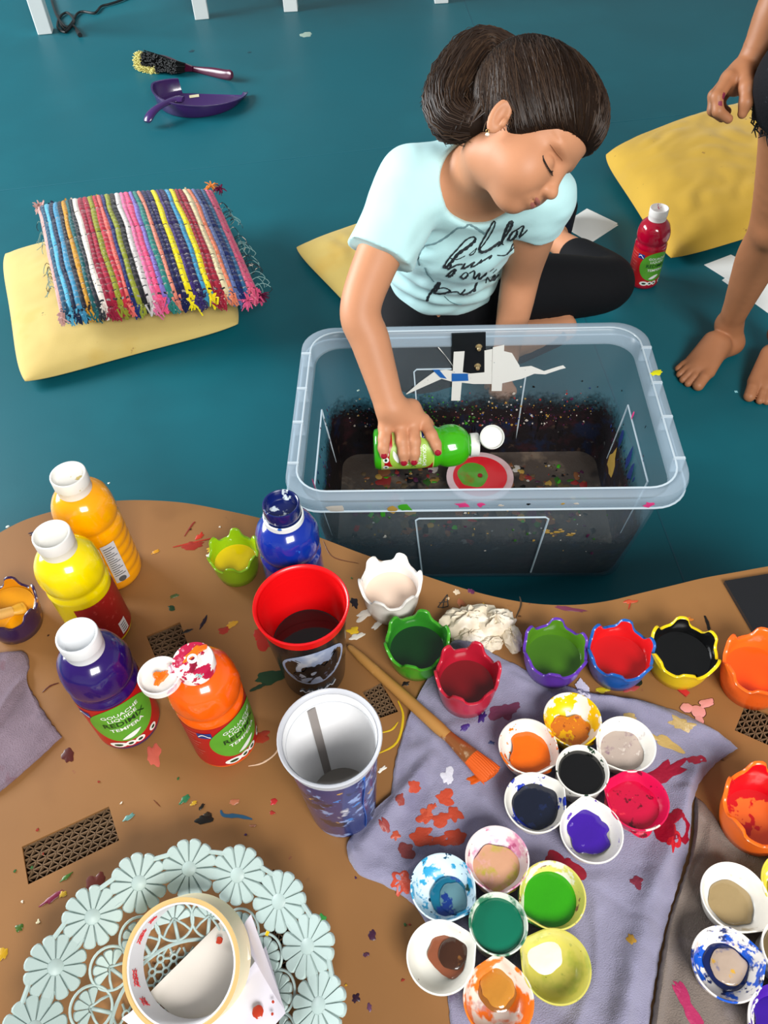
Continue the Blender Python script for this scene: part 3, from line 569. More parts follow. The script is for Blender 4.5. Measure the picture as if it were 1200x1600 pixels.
# large wooden paint brush on the table
A = P(545, 1010, ZT+0.0065); B = P(768, 1212, ZT+0.016); d = B-A; L = np.linalg.norm(d); t = thing('paint_brush', 'long wooden paint brush with orange-stained bristles lying on the lavender towel', 'brush', tuple(A), (0, -math.asin(d[2]/L), math.atan2(d[1], d[0])))
hw_ = mat('brush_wood', '#b07f42', 0.4, 0.4, wave=(6, 0.15, 3), layers=[('#d5a562', 30, 0.6, 2, 0.1), ('#8d3a1a', 70, 0.70, 8, 0.05)])
m = MB(); m.add(*tube([(x*L, 0, 0.0) for x in (0, 0.02, 0.1, 0.3, 0.5, 0.66, 0.72)], [0.0025, 0.004, 0.0055, 0.0062, 0.0068, 0.0072, 0.0062], 14)); m.build('handle', hw_, t)
m = MB(); m.add(*tube([(x*L, 0, 0.001) for x in (0.70, 0.73, 0.76, 0.80, 0.86, 0.875)], [0.0064, 0.0066, 0.007, 0.0085, 0.0100, 0.0100], 16, flat=0.62)); m.build('ferrule', mat('ferrule_copper', '#a8673a', 0.3, 0.5, metal=0.5, layers=[('#e0c09a', 60, 0.6, 2, 0.1), ('#c9481a', 50, 0.66, 5, 0.05)]), t)
m = MB(); br = [(0.87, 0.0100, 0.0055), (0.92, 0.0115, 0.005), (0.97, 0.0128, 0.0038), (1.0, 0.0132, 0.0022)]
V = []; Fc = []; n = 22
for x, wy, wz in br:
    for j in range(n): th = 2*PI*j/n; V.append((x*L+(0.0022*math.sin(j*2.7) if x > 0.95 else 0), wy*math.cos(th)*(1+0.02*math.sin(j*5)), 0.001+wz*math.sin(th)))
for i in range(3):
    for j in range(n): Fc.append((i*n+j, i*n+(j+1) % n, (i+1)*n+(j+1) % n, (i+1)*n+j))
Fc.append(tuple(range(3*n, 4*n))); m.add(V, Fc); m.build('bristles', mat('orange_bristle', '#d95a12', 0.5, wave=(120, 0.3, 2, 'Y')), t)
# ================================================================== FLOWER PALETTES
def hull(pts):
    pts = sorted(map(tuple, pts)); 
    def half(ps):
        h = []
        for p in ps:
            while len(h) > 1 and (h[-1][0]-h[-2][0])*(p[1]-h[-2][1])-(h[-1][1]-h[-2][1])*(p[0]-h[-2][0]) <= 0: h.pop()
            h.append(p)
        return h[:-1]
    return half(pts)+half(pts[::-1])
def resample(poly, n):
    q = [np.array(p) for p in poly]+[np.array(poly[0])]; s = [0]
    for a, b in zip(q[:-1], q[1:]): s.append(s[-1]+np.linalg.norm(b-a))
    out = []
    for k in range(n):
        u = k/n*s[-1]; i = max(0, np.searchsorted(s, u, side='right')-1); i = min(i, len(q)-2); out.append(q[i]+(q[i+1]-q[i])*((u-s[i])/(s[i+1]-s[i]+1e-12)))
    return out
petal = resample(hull([(0.0585+0.0300*math.cos(t), 0.0300*math.sin(t)) for t in np.linspace(0, 2*PI, 48)]+[(0.0350+0.0105*math.cos(t), 0.0105*math.sin(t)) for t in np.linspace(0, 2*PI, 24)]), 56)
circ = [np.array([0.0262*math.cos(t), 0.0262*math.sin(t)]) for t in np.linspace(0, 2*PI, 57)[:-1]]
def well(outline, ctr, top, depth, foot=0.80):
    ctr = np.array(ctr); n = len(outline); V = []; Fc = []
    prof = [(foot, 0.0), (0.93, top*0.55), (0.985, top-0.003), (1.02, top-0.0010), (1.015, top+0.0004), (0.975, top+0.0005), (0.945, top-0.0012), (0.90, top-depth*0.30), (0.82, top-depth*0.58), (0.70, top-depth*0.80), (0.52, top-depth*0.94), (0.28, top-depth), (0.02, top-depth)]
    for s, z in prof:
        for p in outline: q = ctr+(p-ctr)*s; V.append((q[0], q[1], z))
    for k in range(len(prof)-1):
        for i in range(n): j = (i+1) % n; Fc.append((k*n+i, k*n+j, (k+1)*n+j, (k+1)*n+i))
    Fc.append(tuple(range((len(prof)-1)*n, len(prof)*n))); Fc.append(tuple(range(n-1, -1, -1)))
    return V, Fc
def puddle(outline, ctr, s, z, off=(0, 0), seed=0.0, rag=0.0, h=0.0006):
    ctr = np.array(ctr); n = len(outline); V = [(ctr[0]+off[0], ctr[1]+off[1], z+h)]; Fc = []
    for q, zz in ((0.5, z+h), (0.9, z+h*0.8), (1.0, z-h)):
        for i, p in enumerate(outline):
            k = s*q*(1+rag*nz(math.cos(2*PI*i/n)*1.7+seed, math.sin(2*PI*i/n)*1.7, seed*2)); w = ctr+(p-ctr)*k; V.append((w[0]+off[0], w[1]+off[1], zz))
    for i in range(n):
        j = (i+1) % n; Fc.append((0, 1+i, 1+j)); Fc += [(1+i, 1+n+i, 1+n+j, 1+j), (1+n+i, 1+2*n+i, 1+2*n+j, 1+n+j)]
    return V, Fc
ZP = ZT+0.0065
def wellmat(i, base, ly): return mat('well_%s' % i, base, 0.32, 0.5, coat=0.15, layers=[(l[0], l[1]*1.7)+tuple(l[2:]) for l in ly]+[('#2a2430', 190, 0.735, 21, 0.015)])
def palette(label, px, py, rot, centre, petals, tag_):
    p = P(px, py, ZP+0.026); t = thing('flower_palette', label, 'palette', (p[0], p[1], ZP), (0, 0, rot), 'flower shaped paint palettes')
    top = 0.025; dep = 0.021; pc = (0.0555, 0.0)
    for k, (base, ly, puds) in enumerate(petals):
        V, Fc = well(petal, pc, top, dep); m = MB(); m.add(V, Fc); o = m.build('petal_well', wellmat('%s%d' % (tag_, k), base, ly), t, ang=60, rot=(0, 0, k*PI/3))
        for (s, dz, off, col, rag, lay) in puds:
            m = MB(); m.add(*puddle(petal, pc, s*1.10, top-dep+dz*1.25, off, k*1.7+dz*900, rag)); m.build('paint', mat('pud_%s%d_%s' % (tag_, k, col), col, 0.14, 0.5, coat=0.3, layers=[(l[0], l[1]*1.6)+tuple(l[2:]) for l in lay], bump=(120, 0.25)), o)
    V, Fc = well(circ, (0, 0), top+0.006, 0.020, 0.9); m = MB(); m.add(V, Fc); o = m.build('centre_well', wellmat(tag_+'c', centre[0], centre[1]), t, ang=60)
    m = MB(); m.add(*puddle(circ, (0, 0), 0.885, top+0.006-0.006, (0, 0), 3, 0.05)); m.build('paint', mat('pud_%s_c' % tag_, centre[2], 0.1, 0.5, coat=0.4), o)
    return t
W_ = '#ece8df'
palette('upper white flower palette with black paint in its middle', 909, 1206, math.radians(88),
        (W_, [('#1a3a26', 60, 0.62, 2)], '#0a090a'),
        [(W_, [('#f0c400', 34, 0.47, 1), ('#d8821a', 26, 0.60, 6, 0.06)], [(0.66, 0.0035, (-0.006, 0), '#d2761c', 0.5, [('#efb300', 60, 0.54, 2), ('#a4501c', 60, 0.62, 5)])]),
         (W_, [('#ee6f08', 36, 0.58, 3), ('#d99a76', 70, 0.66, 5)], [(0.72, 0.005, (-0.004, 0.0), '#ee6a06', 0.35, [('#f59a2a', 60, 0.70, 2)])]),
         (W_, [('#2238a8', 40, 0.60, 2), ('#2b6b4a', 50, 0.68, 9)], [(0.80, 0.004, (0, 0), '#1a2fa0', 0.25, []), (0.70, 0.0062, (-0.002, 0), '#141a2c', 0.1, [('#1c2a55', 40, 0.6, 3, 0.1)])]),
         (W_, [('#6a4ab0', 50, 0.66, 4), ('#2a1a3a', 90, 0.73, 8)], [(0.70, 0.0045, (-0.005, 0), '#3d1796', 0.4, [('#8f7cc8', 40, 0.66, 2, 0.04)])]),
         ('#e6dcd2', [('#cf0f4a', 26, 0.40, 5), ('#7a0f2e', 50, 0.64, 7)], [(0.88, 0.006, (-0.002, 0), '#c60f3e', 0.3, [('#6a0f22', 46, 0.58, 2, 0.05), ('#e0304a', 40, 0.64, 6, 0.04), ('#d79a62', 50, 0.73, 8)])]),
         (W_, [('#b9b3b8', 40, 0.62, 2, 0.1)], [(0.74, 0.005, (-0.003, 0), '#b8a79c', 0.2, [('#8f7480', 40, 0.58, 4, 0.1), ('#d9cec4', 60, 0.62, 7, 0.08)])])], 'u')
palette('lower white flower palette with teal green paint in its middle', 778, 1445, math.radians(83),
        ('#dfe6d6', [('#3e7a5c', 30, 0.50, 2, 0.1)], '#04694e'),
        [('#eee3e2', [('#d98fb0', 30, 0.50, 1, 0.1), ('#b5537f', 44, 0.62, 6, 0.05)], [(0.72, 0.005, (-0.006, 0), '#d2a07e', 0.15, [('#b7ac3c', 26, 0.52, 2, 0.12), ('#dba5a0', 30, 0.6, 5, 0.1)])]),
         ('#d3e6ee', [('#2f9ac4', 44, 0.54, 1, 0.06), ('#0f3f5c', 60, 0.62, 4), ('#123a2c', 40, 0.66, 7, 0.05)], [(0.58, 0.0030, (-0.008, 0), '#0d6a86', 0.1, [('#0f3c8c', 40, 0.55, 3, 0.05)]), (0.40, 0.0048, (-0.010, 0), '#5f8790', 0.2, [('#12347e', 40, 0.56, 3, 0.05)])]),
         ('#e8e6dc', [('#b9905a', 24, 0.62, 1, 0.05), ('#6a3a20', 60, 0.70, 5)], [(0.56, 0.003, (-0.009, 0), '#8a4e34', 0.2, [('#c79a52', 30, 0.6, 2, 0.1)]), (0.40, 0.005, (-0.011, 0), '#3d2214', 0.1, [('#8a5a2a', 40, 0.62, 4, 0.1)])]),
         ('#e2d8cc', [('#e8701a', 24, 0.46, 1, 0.06), ('#b98a8a', 30, 0.58, 5, 0.1)], [(0.52, 0.003, (-0.009, 0), '#8f5a22', 0.1, []), (0.44, 0.005, (-0.010, 0), '#b9802e', 0.2, [('#e0c8a8', 50, 0.68, 2, 0.04)])]),
         ('#c9c05a', [('#aab043', 22, 0.52, 1, 0.15), ('#5a7a2a', 34, 0.62, 5, 0.1)], [(0.50, 0.004, (-0.012, 0.006), '#ebe6dc', 0.1, [])]),
         ('#d8cf6a', [('#e9e2d6', 26, 0.52, 1, 0.05), ('#8a5a4a', 50, 0.62, 4, 0.05)], [(0.84, 0.0065, (-0.002, 0.002), '#2f9a0a', 0.05, [])])], 'l')
palette('white flower palette cut by the right edge, blue and violet wells showing', 1237, 1487, math.radians(66),
        (W_, [], '#6a5a3a'),
        [('#d8cc4a', [('#e9e2c8', 30, 0.55, 1)], [(0.6, 0.004, (0, 0), '#c9b51f', 0.1, [])]),
         (W_, [('#b9a98a', 30, 0.6, 2, 0.1)], [(0.6, 0.004, (0, 0), '#a08a62', 0.1, [])]),
         ('#eae4dc', [('#1556c4', 34, 0.50, 6, 0.04), ('#0d2560', 44, 0.58, 3, 0.05), ('#c9a88a', 30, 0.62, 9, 0.1)], [(0.60, 0.0030, (-0.004, 0), '#0c1c50', 0.1, []), (0.46, 0.0048, (-0.004, 0), '#b5a08e', 0.1, [('#d2a23a', 60, 0.62, 3, 0.05), ('#6a6a8a', 40, 0.6, 6, 0.1)])]),
         (W_, [('#4a1d9a', 26, 0.48, 4)], [(0.66, 0.005, (-0.003, 0), '#3a1490', 0.3, [])]),
         (W_, [], [(0.6, 0.004, (0, 0), '#8a2a3a', 0.1, [])]), (W_, [], [(0.6, 0.004, (0, 0), '#2a7a4a', 0.1, [])])], 'r')

# ================================================================== CLOTHS
def coons(top, bot, left, right, nu, nv):
    T = spline(top, nu); B = spline(bot, nu); L = spline(left, nv); R = spline(right, nv); G = []
    for j in range(nv):
        v = j/(nv-1); row = []
        for i in range(nu):
            u = i/(nu-1)
            row.append((1-v)*T[i]+v*B[i]+(1-u)*L[j]+u*R[j]-((1-u)*(1-v)*T[0]+u*(1-v)*T[-1]+(1-u)*v*B[0]+u*v*B[-1]))
        G.append(row)
    return G
def cloth(name, label, top, bot, left, right, hfun, m_, nu=110, nv=130, z=ZT, thick=0.0022, cat='towel'):
    f = lambda pts: [P(x, y, z)[:2] for x, y in pts]
    G = coons(f(top), f(bot), f(left), f(right), nu, nv); V = []; Fc = []; c = np.mean([g for r in G for g in r], axis=0)
    for j, row in enumerate(G):
        for i, p in enumerate(row):
            e = min(i, nu-1-i, j, nv-1-j); k = min(1, e/3.0); V.append((p[0]-c[0]+0.0012*nz(p[0], p[1], 5, 160)*(1-k), p[1]-c[1]+0.0012*nz(p[1], p[0], 9, 160)*(1-k), thick*min(1, 0.35+k*0.65)+max(0, hfun(p, i/(nu-1), j/(nv-1)))*(0.6+0.4*k)))
    for j in range(nv-1):
        for i in range(nu-1): a = j*nu+i; Fc.append((a, a+nu, a+nu+1, a+1))
    # underside rim down to the table
    loop = [i for i in range(nu)]+[j*nu+nu-1 for j in range(1, nv)]+[(nv-1)*nu+i for i in range(nu-2, -1, -1)]+[j*nu for j in range(nv-2, 0, -1)]
    b = len(V); V += [(V[i][0], V[i][1], 0.0002) for i in loop]; n = len(loop)
    for k in range(n): Fc.append((loop[k], loop[(k+1) % n], b+(k+1) % n, b+k))
    o = MB(); o.add(V, Fc); ob = o.build(name, m_, loc=(c[0], c[1], z), ang=80); return tag(ob, label, cat)
_rc = {}
def ridge(p, a, b, wd, h):
    k = (a, b)
    if k not in _rc:
        A = P(*a, ZT)[:2]; B = P(*b, ZT)[:2]; d = B-A; L = float(np.linalg.norm(d)); _rc[k] = (float(A[0]), float(A[1]), float(d[0]/L), float(d[1]/L), L)
    ax, ay, dx, dy, L = _rc[k]; qx = p[0]-ax; qy = p[1]-ay; u = qx*dx+qy*dy; v = qx*dy-qy*dx
    if abs(v) > 3*wd: return 0.0
    e = min(1, max(0, min(u, L-u)/0.025+0.4)) if -0.01 < u < L+0.01 else 0
    return h*e*math.exp(-(v/wd)**2)
def h_main(p, u, v):
    h = 0.0010+0.0030*abs(nz(p[0]+0.3*p[1], p[1], 1, 26))+0.0016*nz(p[0], p[1], 2, 70)+0.0007*nz(p[0], p[1], 4, 170)
    for a, b, wd, hh in [((625, 1190), (745, 1120), 0.008, 0.004), ((560, 1335), (680, 1180), 0.009, 0.009), ((640, 1120), (700, 1180), 0.005, 0.004), ((870, 1070), (1010, 1110), 0.007, 0.007), ((1010, 1110), (1140, 1160), 0.007, 0.008),
                         ((1065, 1240), (1010, 1420), 0.010, 0.011), ((1010, 1420), (960, 1640), 0.011, 0.011), ((1100, 1180), (1060, 1260), 0.008, 0.008), ((930, 1370), (880, 1640), 0.012, 0.006), ((620, 1375), (720, 1330), 0.006, 0.008), ((548, 1318), (556, 1362), 0.009, 0.012), ((700, 1010), (760, 1020), 0.008, 0.012), ((680, 1080), (800, 1040), 0.005, 0.004), ((800, 1060), (860, 1090), 0.005, 0.004)]:
        h += ridge(p, a, b, wd, hh)
    # lie flat under the palettes and the red pot
    for (cx, cy, rr) in flats: h = min(h, max(0.0008, (math.hypot(p[0]-cx, p[1]-cy)-rr)*0.5+0.0015))
    return h
flats = [(*P(909, 1206, ZP+0.026)[:2], 0.088), (*P(778, 1445, ZP+0.026)[:2], 0.088), (*P(727, 1090, ZT)[:2], 0.028)]
tw = mat('lavender_towel', '#8d8aa2', 0.95, 0.1, bump=(900, 0.6, 2), var=(14, 0.12), sheen=0.3, layers=[('#6f6a86', 9, 0.58, 1, 0.18), ('#a29cbd', 7, 0.60, 4, 0.2), ('#5b4a6b', 30, 0.70, 6, 0.1)])
towel = cloth('towel', 'lavender towel stained with red and orange paint under the palettes', [(668, 1066), (690, 1026), (716, 1000), (748, 1012), (790, 1032), (850, 1062), (920, 1086), (1000, 1096), (1080, 1122), (1152, 1170)], [(712, 1720), (860, 1725), (1003, 1720)],
              [(668, 1066), (642, 1112), (618, 1190), (602, 1270), (546, 1312), (556, 1362), (606, 1386), (655, 1425), (692, 1520), (705, 1620), (712, 1720)], [(1152, 1170), (1112, 1200), (1084, 1245), (1074, 1330), (1050, 1410), (1030, 1490), (1012, 1610), (1003, 1720)], h_main, tw)
def h_sec(p, u, v):
    h = 0.0015+0.0016*(nz(p[0], p[1], 7, 30)+0.6*nz(p[0], p[1], 8, 80))
    for a, b, wd, hh in [((1090, 1260), (1050, 1420), 0.006, 0.008), ((1050, 1420), (1014, 1640), 0.006, 0.008), ((1110, 1300), (1090, 1420), 0.009, 0.006), ((1180, 1370), (1110, 1390), 0.01, 0.005)]: h += ridge(p, a, b, wd, hh)
    for (cx, cy, rr) in flats2: h = min(h, max(0.0008, (math.hypot(p[0]-cx, p[1]-cy)-rr)*0.5+0.0012))
    return h
flats2 = [(*P(1237, 1487, ZP+0.026)[:2], 0.088), (*P(1174, 1288, ZT)[:2], 0.04)]
tw2 = mat('grey_towel', '#7c7068', 0.95, 0.1, bump=(800, 0.7, 2), var=(16, 0.15), sheen=0.2, layers=[('#5c4d40', 13, 0.55, 1, 0.2), ('#a59a98', 15, 0.60, 4, 0.18)])
cloth('towel', 'brownish grey towel at the right, hem beside the lavender towel', [(1086, 1246), (1110, 1268), (1140, 1310), (1190, 1335), (1330, 1350)], [(1006, 1720), (1150, 1725), (1330, 1720)], [(1086, 1246), (1080, 1330), (1054, 1410), (1034, 1490), (1016, 1610), (1006, 1720)], [(1330, 1350), (1335, 1500), (1330, 1720)], h_sec, tw2, 90, 110)
cloth('towel', 'rough mauve grey rag with red stains at the left edge of the table', [(-130, 1035), (-60, 1025), (0, 1022), (38, 1020), (46, 1042), (38, 1060)], [(-130, 1330), (-70, 1285), (-20, 1250), (0, 1238), (50, 1195), (97, 1152)], [(-130, 1035), (-140, 1180), (-130, 1330)], [(38, 1060), (52, 1085), (72, 1118), (97, 1152)],
      lambda p, u, v: 0.002+0.002*nz(p[0], p[1], 3, 30)+ridge(p, (-20, 1150), (40, 1062), 0.006, 0.006)+ridge(p, (-30, 1040), (36, 1036), 0.012, 0.007), mat('mauve_rag', '#7d6d78', 0.95, 0.1, bump=(700, 0.9, 2), var=(20, 0.15), layers=[('#6a2a30', 16, 0.60, 2, 0.12), ('#5d5560', 14, 0.56, 5, 0.2), ('#8a7a30', 22, 0.70, 9, 0.1)]), 70, 80)
# wet paint marks that lie on the lavender towel (projected down onto its surface)
dg = bpy.context.evaluated_depsgraph_get(); dg.update()
def on_towel(px, py, rx, ry, col, rot, host, gl=0.4, rough=0.5):
    p = P(px, py, ZT+0.004); s = 0.00066; V, Fc = blob(rx*s, ry*s, rot, px*0.31+py*0.17, n=30, rough=rough, h=0.0004); out = []; tl = host.location
    for x, y, z in V:
        ok, q, nn, ix = host.ray_cast(Vector((p[0]+x-tl.x, p[1]+y-tl.y, 0.1)), Vector((0, 0, -1)))
        out.append((p[0]+x-tl.x, p[1]+y-tl.y, (q.z if ok else 0.001)+0.0003+z))
    b = MB(); b.add(out, Fc); b.build('paint_stain', mat('towelpaint_'+col, col, gl, 0.4, bump=(300, 0.3)), host)
for a in [(648, 1232, 11, 9, '#b5452f', 0.1), (625, 1252, 8, 9, '#8f3c34', 0), (696, 1246, 15, 14, '#c0492f', 0.2), (665, 1277, 12, 8, '#b9482f', 0.5), (668, 1273, 8, 12, '#c4553a', 0), (690, 1280, 14, 9, '#b8452c', 0), (710, 1272, 12, 11, '#b8452c', 0.5), (660, 1308, 18, 13, '#b5432a', 0.1), (690, 1315, 16, 9, '#b5432a', 0), (712, 1308, 14, 13, '#b04028', 0.2), (678, 1260, 6, 5, '#bd4a32', 0),
          (618, 1306, 7, 7, '#b0482f', 0), (600, 1292, 6, 12, '#8e3a36', 0.6), (628, 1378, 16, 16, '#b8432c', 0.4), (635, 1330, 12, 10, '#7c3a38', 0), (752, 1215, 22, 8, '#c9530f', 0.35), (725, 1139, 8, 5, '#3a2270', 0.2), (754, 1122, 6, 13, '#37226b', -0.5), (700, 1215, 9, 14, '#d3d2dc', 0), (790, 1110, 26, 14, '#6d3550', 0.3),
          (1035, 1208, 40, 14, '#93102e', 0.42), (1088, 1190, 14, 9, '#9c1836', 0.2), (1050, 1290, 24, 30, '#8e0c26', 0.3), (1050, 1310, 9, 24, '#b91a28', -0.2), (880, 1350, 24, 18, '#8a1428', -0.6), (993, 1380, 9, 8, '#7c2a3c', 0), (985, 1470, 5, 6, '#b5892e', 0), (1034, 1158, 26, 8, '#b79a5c', -0.6), (1065, 1135, 20, 9, '#a98f58', -0.4), (985, 1120, 10, 6, '#c4a769', -0.3), (910, 1075, 12, 18, '#c8c4d8', 0.3), (870, 1110, 5, 3, '#24307a', 0), (768, 1160, 5, 3, '#2b3a6a', 0)]: on_towel(*a, towel)
h2_ = [o for o in C.objects if o.name.startswith('towel')][1]
for a in [(1072, 1570, 10, 30, '#a82a58', 0.3), (1062, 1545, 4, 12, '#a82a58', 0.5)]: on_towel(*a, h2_)

# ================================================================== TISSUE, BOARD, SCRAPS
c = P(750, 985, ZT); m = MB(); tm = mat('tissue', '#d9cdb6', 0.85, 0.2, layers=[('#efe8da', 30, 0.5, 2, 0.15), ('#b5552a', 55, 0.70, 6, 0.04)])
t = thing('crumpled_tissue', 'crumpled cream tissue between the green and purple paint pots', 'tissue', tuple(c), (0, 0, 0.2))
for k, (cx, cy, rx, ry, hh) in enumerate([(-0.012, 0.012, 0.034, 0.019, 0.026), (0.018, 0.0, 0.024, 0.016, 0.024), (-0.016, -0.008, 0.020, 0.011, 0.016), (0.032, -0.020, 0.011, 0.022, 0.012), (0.005, -0.022, 0.016, 0.010, 0.010)]):
    m = MB(); V = []; Fc = []; na, nb = 36, 12
    for j in range(nb+1):
        ph = j/nb*PI/2
        for i in range(na):
            th = 2*PI*i/na; f = 1+0.32*nz(math.cos(th)*2.1+k*5, math.sin(th)*2.1, ph*2.2+k)+0.18*abs(nz(math.cos(th)*5+k, math.sin(th)*5, ph*5))
            V.append((cx+rx*math.cos(ph)*math.cos(th)*f, cy+ry*math.cos(ph)*math.sin(th)*f, max(0.0003, hh*math.sin(ph)*f*(1-0.25*abs(nz(th*1.5, ph*3, k*3, 1.3))))))
    for j in range(nb):
        for i in range(na): Fc.append((j*na+i, j*na+(i+1) % na, (j+1)*na+(i+1) % na, (j+1)*na+i))
    m.add(V, Fc); m.build('paper_fold', tm, t, ang=50)
W = [P(x, y, ZT)[:2] for x, y in [(1130, 912), (1203, 900), (1330, 890), (1330, 1000), (1180, 998)]]; cc = np.mean(W, axis=0); m = MB(); m.add(*prism([p-cc for p in W], 0.0, 0.006))
tag(m.build('black_board', mat('black_card', '#17181b', 0.4, 0.5), smooth=False, loc=(cc[0], cc[1], ZT+0.0002)), 'flat black board lying at the right edge of the cardboard', 'board')
# pink blot with a dark outline and a red flake on the cardboard
for sc, z, col in ((1.10, 0.0003, '#3a1712'), (1.0, 0.0006, '#d68f8a')):
    for px, py, rx, ry, r_ in [(1072, 1106, 10, 8, 0), (1104, 1099, 14, 7, 0.3), (1090, 1112, 11, 11, 0), (1093, 1125, 6, 9, 0)]:
        p = P(px, py, ZT); b = MB(); b.add(*blob(rx*sc*0.00068, ry*sc*0.00068, r_, px, rough=0.2, h=0.0005)); b.build('paint_stain', mat('dried_'+col, col, 0.35), tab, loc=(p[0], p[1], ZT+z))
p = P(1065, 1079, ZT); m = MB(); m.add(*box(-0.008, 0.008, -0.0035, 0.0035, 0, 0.002)); tag(m.build('paint_flake', mat('flake_red', '#b5202c', 0.3, coat=0.3), smooth=False, loc=(p[0], p[1], ZT+0.0003), rot=(0, 0, -0.9)), 'small red paint chip beside the yellow pot of black paint', 'paint chip')

# ================================================================== LACE BASKET, TAPE, PAPER
BC = np.array([-0.199, 0.1211]); RF = 0.1205; ZF = 0.045
bk = thing('lace_basket', 'pale green openwork plastic basket of daisies holding tape and paper', 'basket', (BC[0], BC[1], ZT))
bm = mat('mint_plastic', '#a6b8b4', 0.45, 0.4, var=(12, 0.04))
def daisy(R, n, th=0.0022, full=(0, 2*PI)):
    b = MB()
    for k in range(n):
        a = full[0]+(full[1]-full[0])*(k+0.5)/n; ca, sa = math.cos(a), math.sin(a); V = []; prof = [(0.22, 0.05), (0.40, 0.085), (0.60, 0.125), (0.78, 0.165), (0.90, 0.170), (0.97, 0.12), (1.0, 0.04)]
        wk = (full[1]-full[0])/n/(2*PI/12)
        top = [(x, y*wk*1.22) for x, y in prof]+[(x, -y*wk*1.22) for x, y in reversed(prof)]; N_ = len(top)
        for q, z in ((1.0, -th/2), (1.0, th*0.25), (0.80, th*0.9)):
            for x, y in top: xx = x*R if q == 1.0 else (0.60+(x-0.60)*0.9)*R; yy = y*q*R; V.append((xx*ca-yy*sa, xx*sa+yy*ca, z))
        Fc = [tuple(range(N_-1, -1, -1)), tuple(range(2*N_, 3*N_))]
        for l in range(2): Fc += [(l*N_+i, l*N_+(i+1) % N_, (l+1)*N_+(i+1) % N_, (l+1)*N_+i) for i in range(N_)]
        b.add(V, Fc)
    if full[1]-full[0] > 6: b.add(*lathe([(0, -th/2), (0.26*R, -th/2), (0.27*R, th*0.6), (0.22*R, th*1.1), (0, th*1.2)], 20)); b.add(*lathe([(0.0, -th*0.6), (0.80*R, -th*0.6), (0.80*R, -th*0.3), (0, -th*0.3)], 24))
    return mesh('daisy', b.v, b.f, True)
dme = sharp(daisy(0.0265, 12), 40); dme.materials.append(bm)
fme = sharp(daisy(0.0165, 5, 0.002, (-PI*0.5, PI*0.5)), 40); fme.materials.append(bm)
lb = MB(); lb.add(*tube([(0.0185*math.cos(t), 0.0175*math.sin(t), 0) for t in np.linspace(0, 2*PI, 33)[:-1]], 0.0013, 6, closed=True)); lb.add(*tube([(0.002, 0.0, 0), (-0.006, 0.008, 0), (-0.013, 0.013, 0)], 0.0012, 6)); lb.add(*tube([(0.002, 0, 0), (-0.006, -0.008, 0), (-0.013, -0.013, 0)], 0.0012, 6)); lb.add(*tube([(0.0, 0.0, 0), (-0.0185, 0, 0)], 0.0018, 6))
lme = mesh('loop', lb.v, lb.f); lme.materials.append(bm)
for k in range(16):
    a = 2*PI*(k+0.06)/16
    o = link('rim_daisy', dme, None, bk, (RF*math.cos(a), RF*math.sin(a), ZF)); o.rotation_euler = Matrix.Rotation(a, 3, 'Z').__matmul__(Matrix.Rotation(-0.42, 3, 'Y')).to_euler()
    a2 = a+PI/16; r2 = 0.0845; z2 = 0.0195; R2 = Matrix.Rotation(a2, 3, 'Z') @ Matrix.Rotation(-0.62, 3, 'Y')
    o = link('ring_loop', lme, None, bk, (r2*math.cos(a2), r2*math.sin(a2), z2)); o.rotation_euler = R2.to_euler()
    o = link('fan_motif', fme, None, bk, ((r2-0.001)*math.cos(a2), (r2-0.001)*math.sin(a2), z2)); o.rotation_euler = R2.to_euler()
m = MB()
for k in range(16):   # links between neighbours
    a = 2*PI*(k+0.56)/16; m.add(*tube([((RF+q)*math.cos(a-0.09), (RF+q)*math.sin(a-0.09), ZF+q*0.4) for q in (0.014,)]+[((RF+0.014)*math.cos(a+0.09), (RF+0.014)*math.sin(a+0.09), ZF+0.0056)], 0.0022, 6)); m.add(*tube([((RF-0.006)*math.cos(a-0.05), (RF-0.006)*math.sin(a-0.05), ZF-0.003), ((RF-0.006)*math.cos(a+0.05), (RF-0.006)*math.sin(a+0.05), ZF-0.003)], 0.0018, 6))
m.add(*tube([(0.068*math.cos(t), 0.068*math.sin(t), 0.0065) for t in np.linspace(0, 2*PI, 65)[:-1]], 0.0017, 6, closed=True)); m.build('link_bars', bm, bk)
m = MB(); sp = 0.0125
for i in range(-6, 7):
    for j in range(-7, 8):
        x = i*sp+(j % 2)*sp/2; y = j*sp*0.866
        if math.hypot(x, y) > 0.064: continue
        m.add(*tube([(x+0.0031*math.cos(t), y+0.0031*math.sin(t), 0.004) for t in np.linspace(0, 2*PI, 9)[:-1]], 0.0012, 5, closed=True))
        for a in (0, PI/3, 2*PI/3):
            x2, y2 = x+sp*math.cos(a), y+sp*math.sin(a); m.add(*tube([(x+0.003*math.cos(a), y+0.003*math.sin(a), 0.004), (x2-0.003*math.cos(a), y2-0.003*math.sin(a), 0.004)], 0.0011, 5))
tag(m.build('base_lattice', bm, bk), kind='stuff')
for px, py, pts in [(0, 0, [(412, 1415), (420, 1432), (421, 1447), (416, 1462)])]:
    q = spline([P(x, y, ZT+0.034) - np.array([BC[0], BC[1], ZT]) for x, y in pts], 10); m = MB(); m.add(*tube(q, [0.0045, 0.004, 0.003]+[0.0016]*7, 6, flat=0.4)); m.build('paint_drip', mat('drip_yellow', '#d9b80c', 0.3), bk)
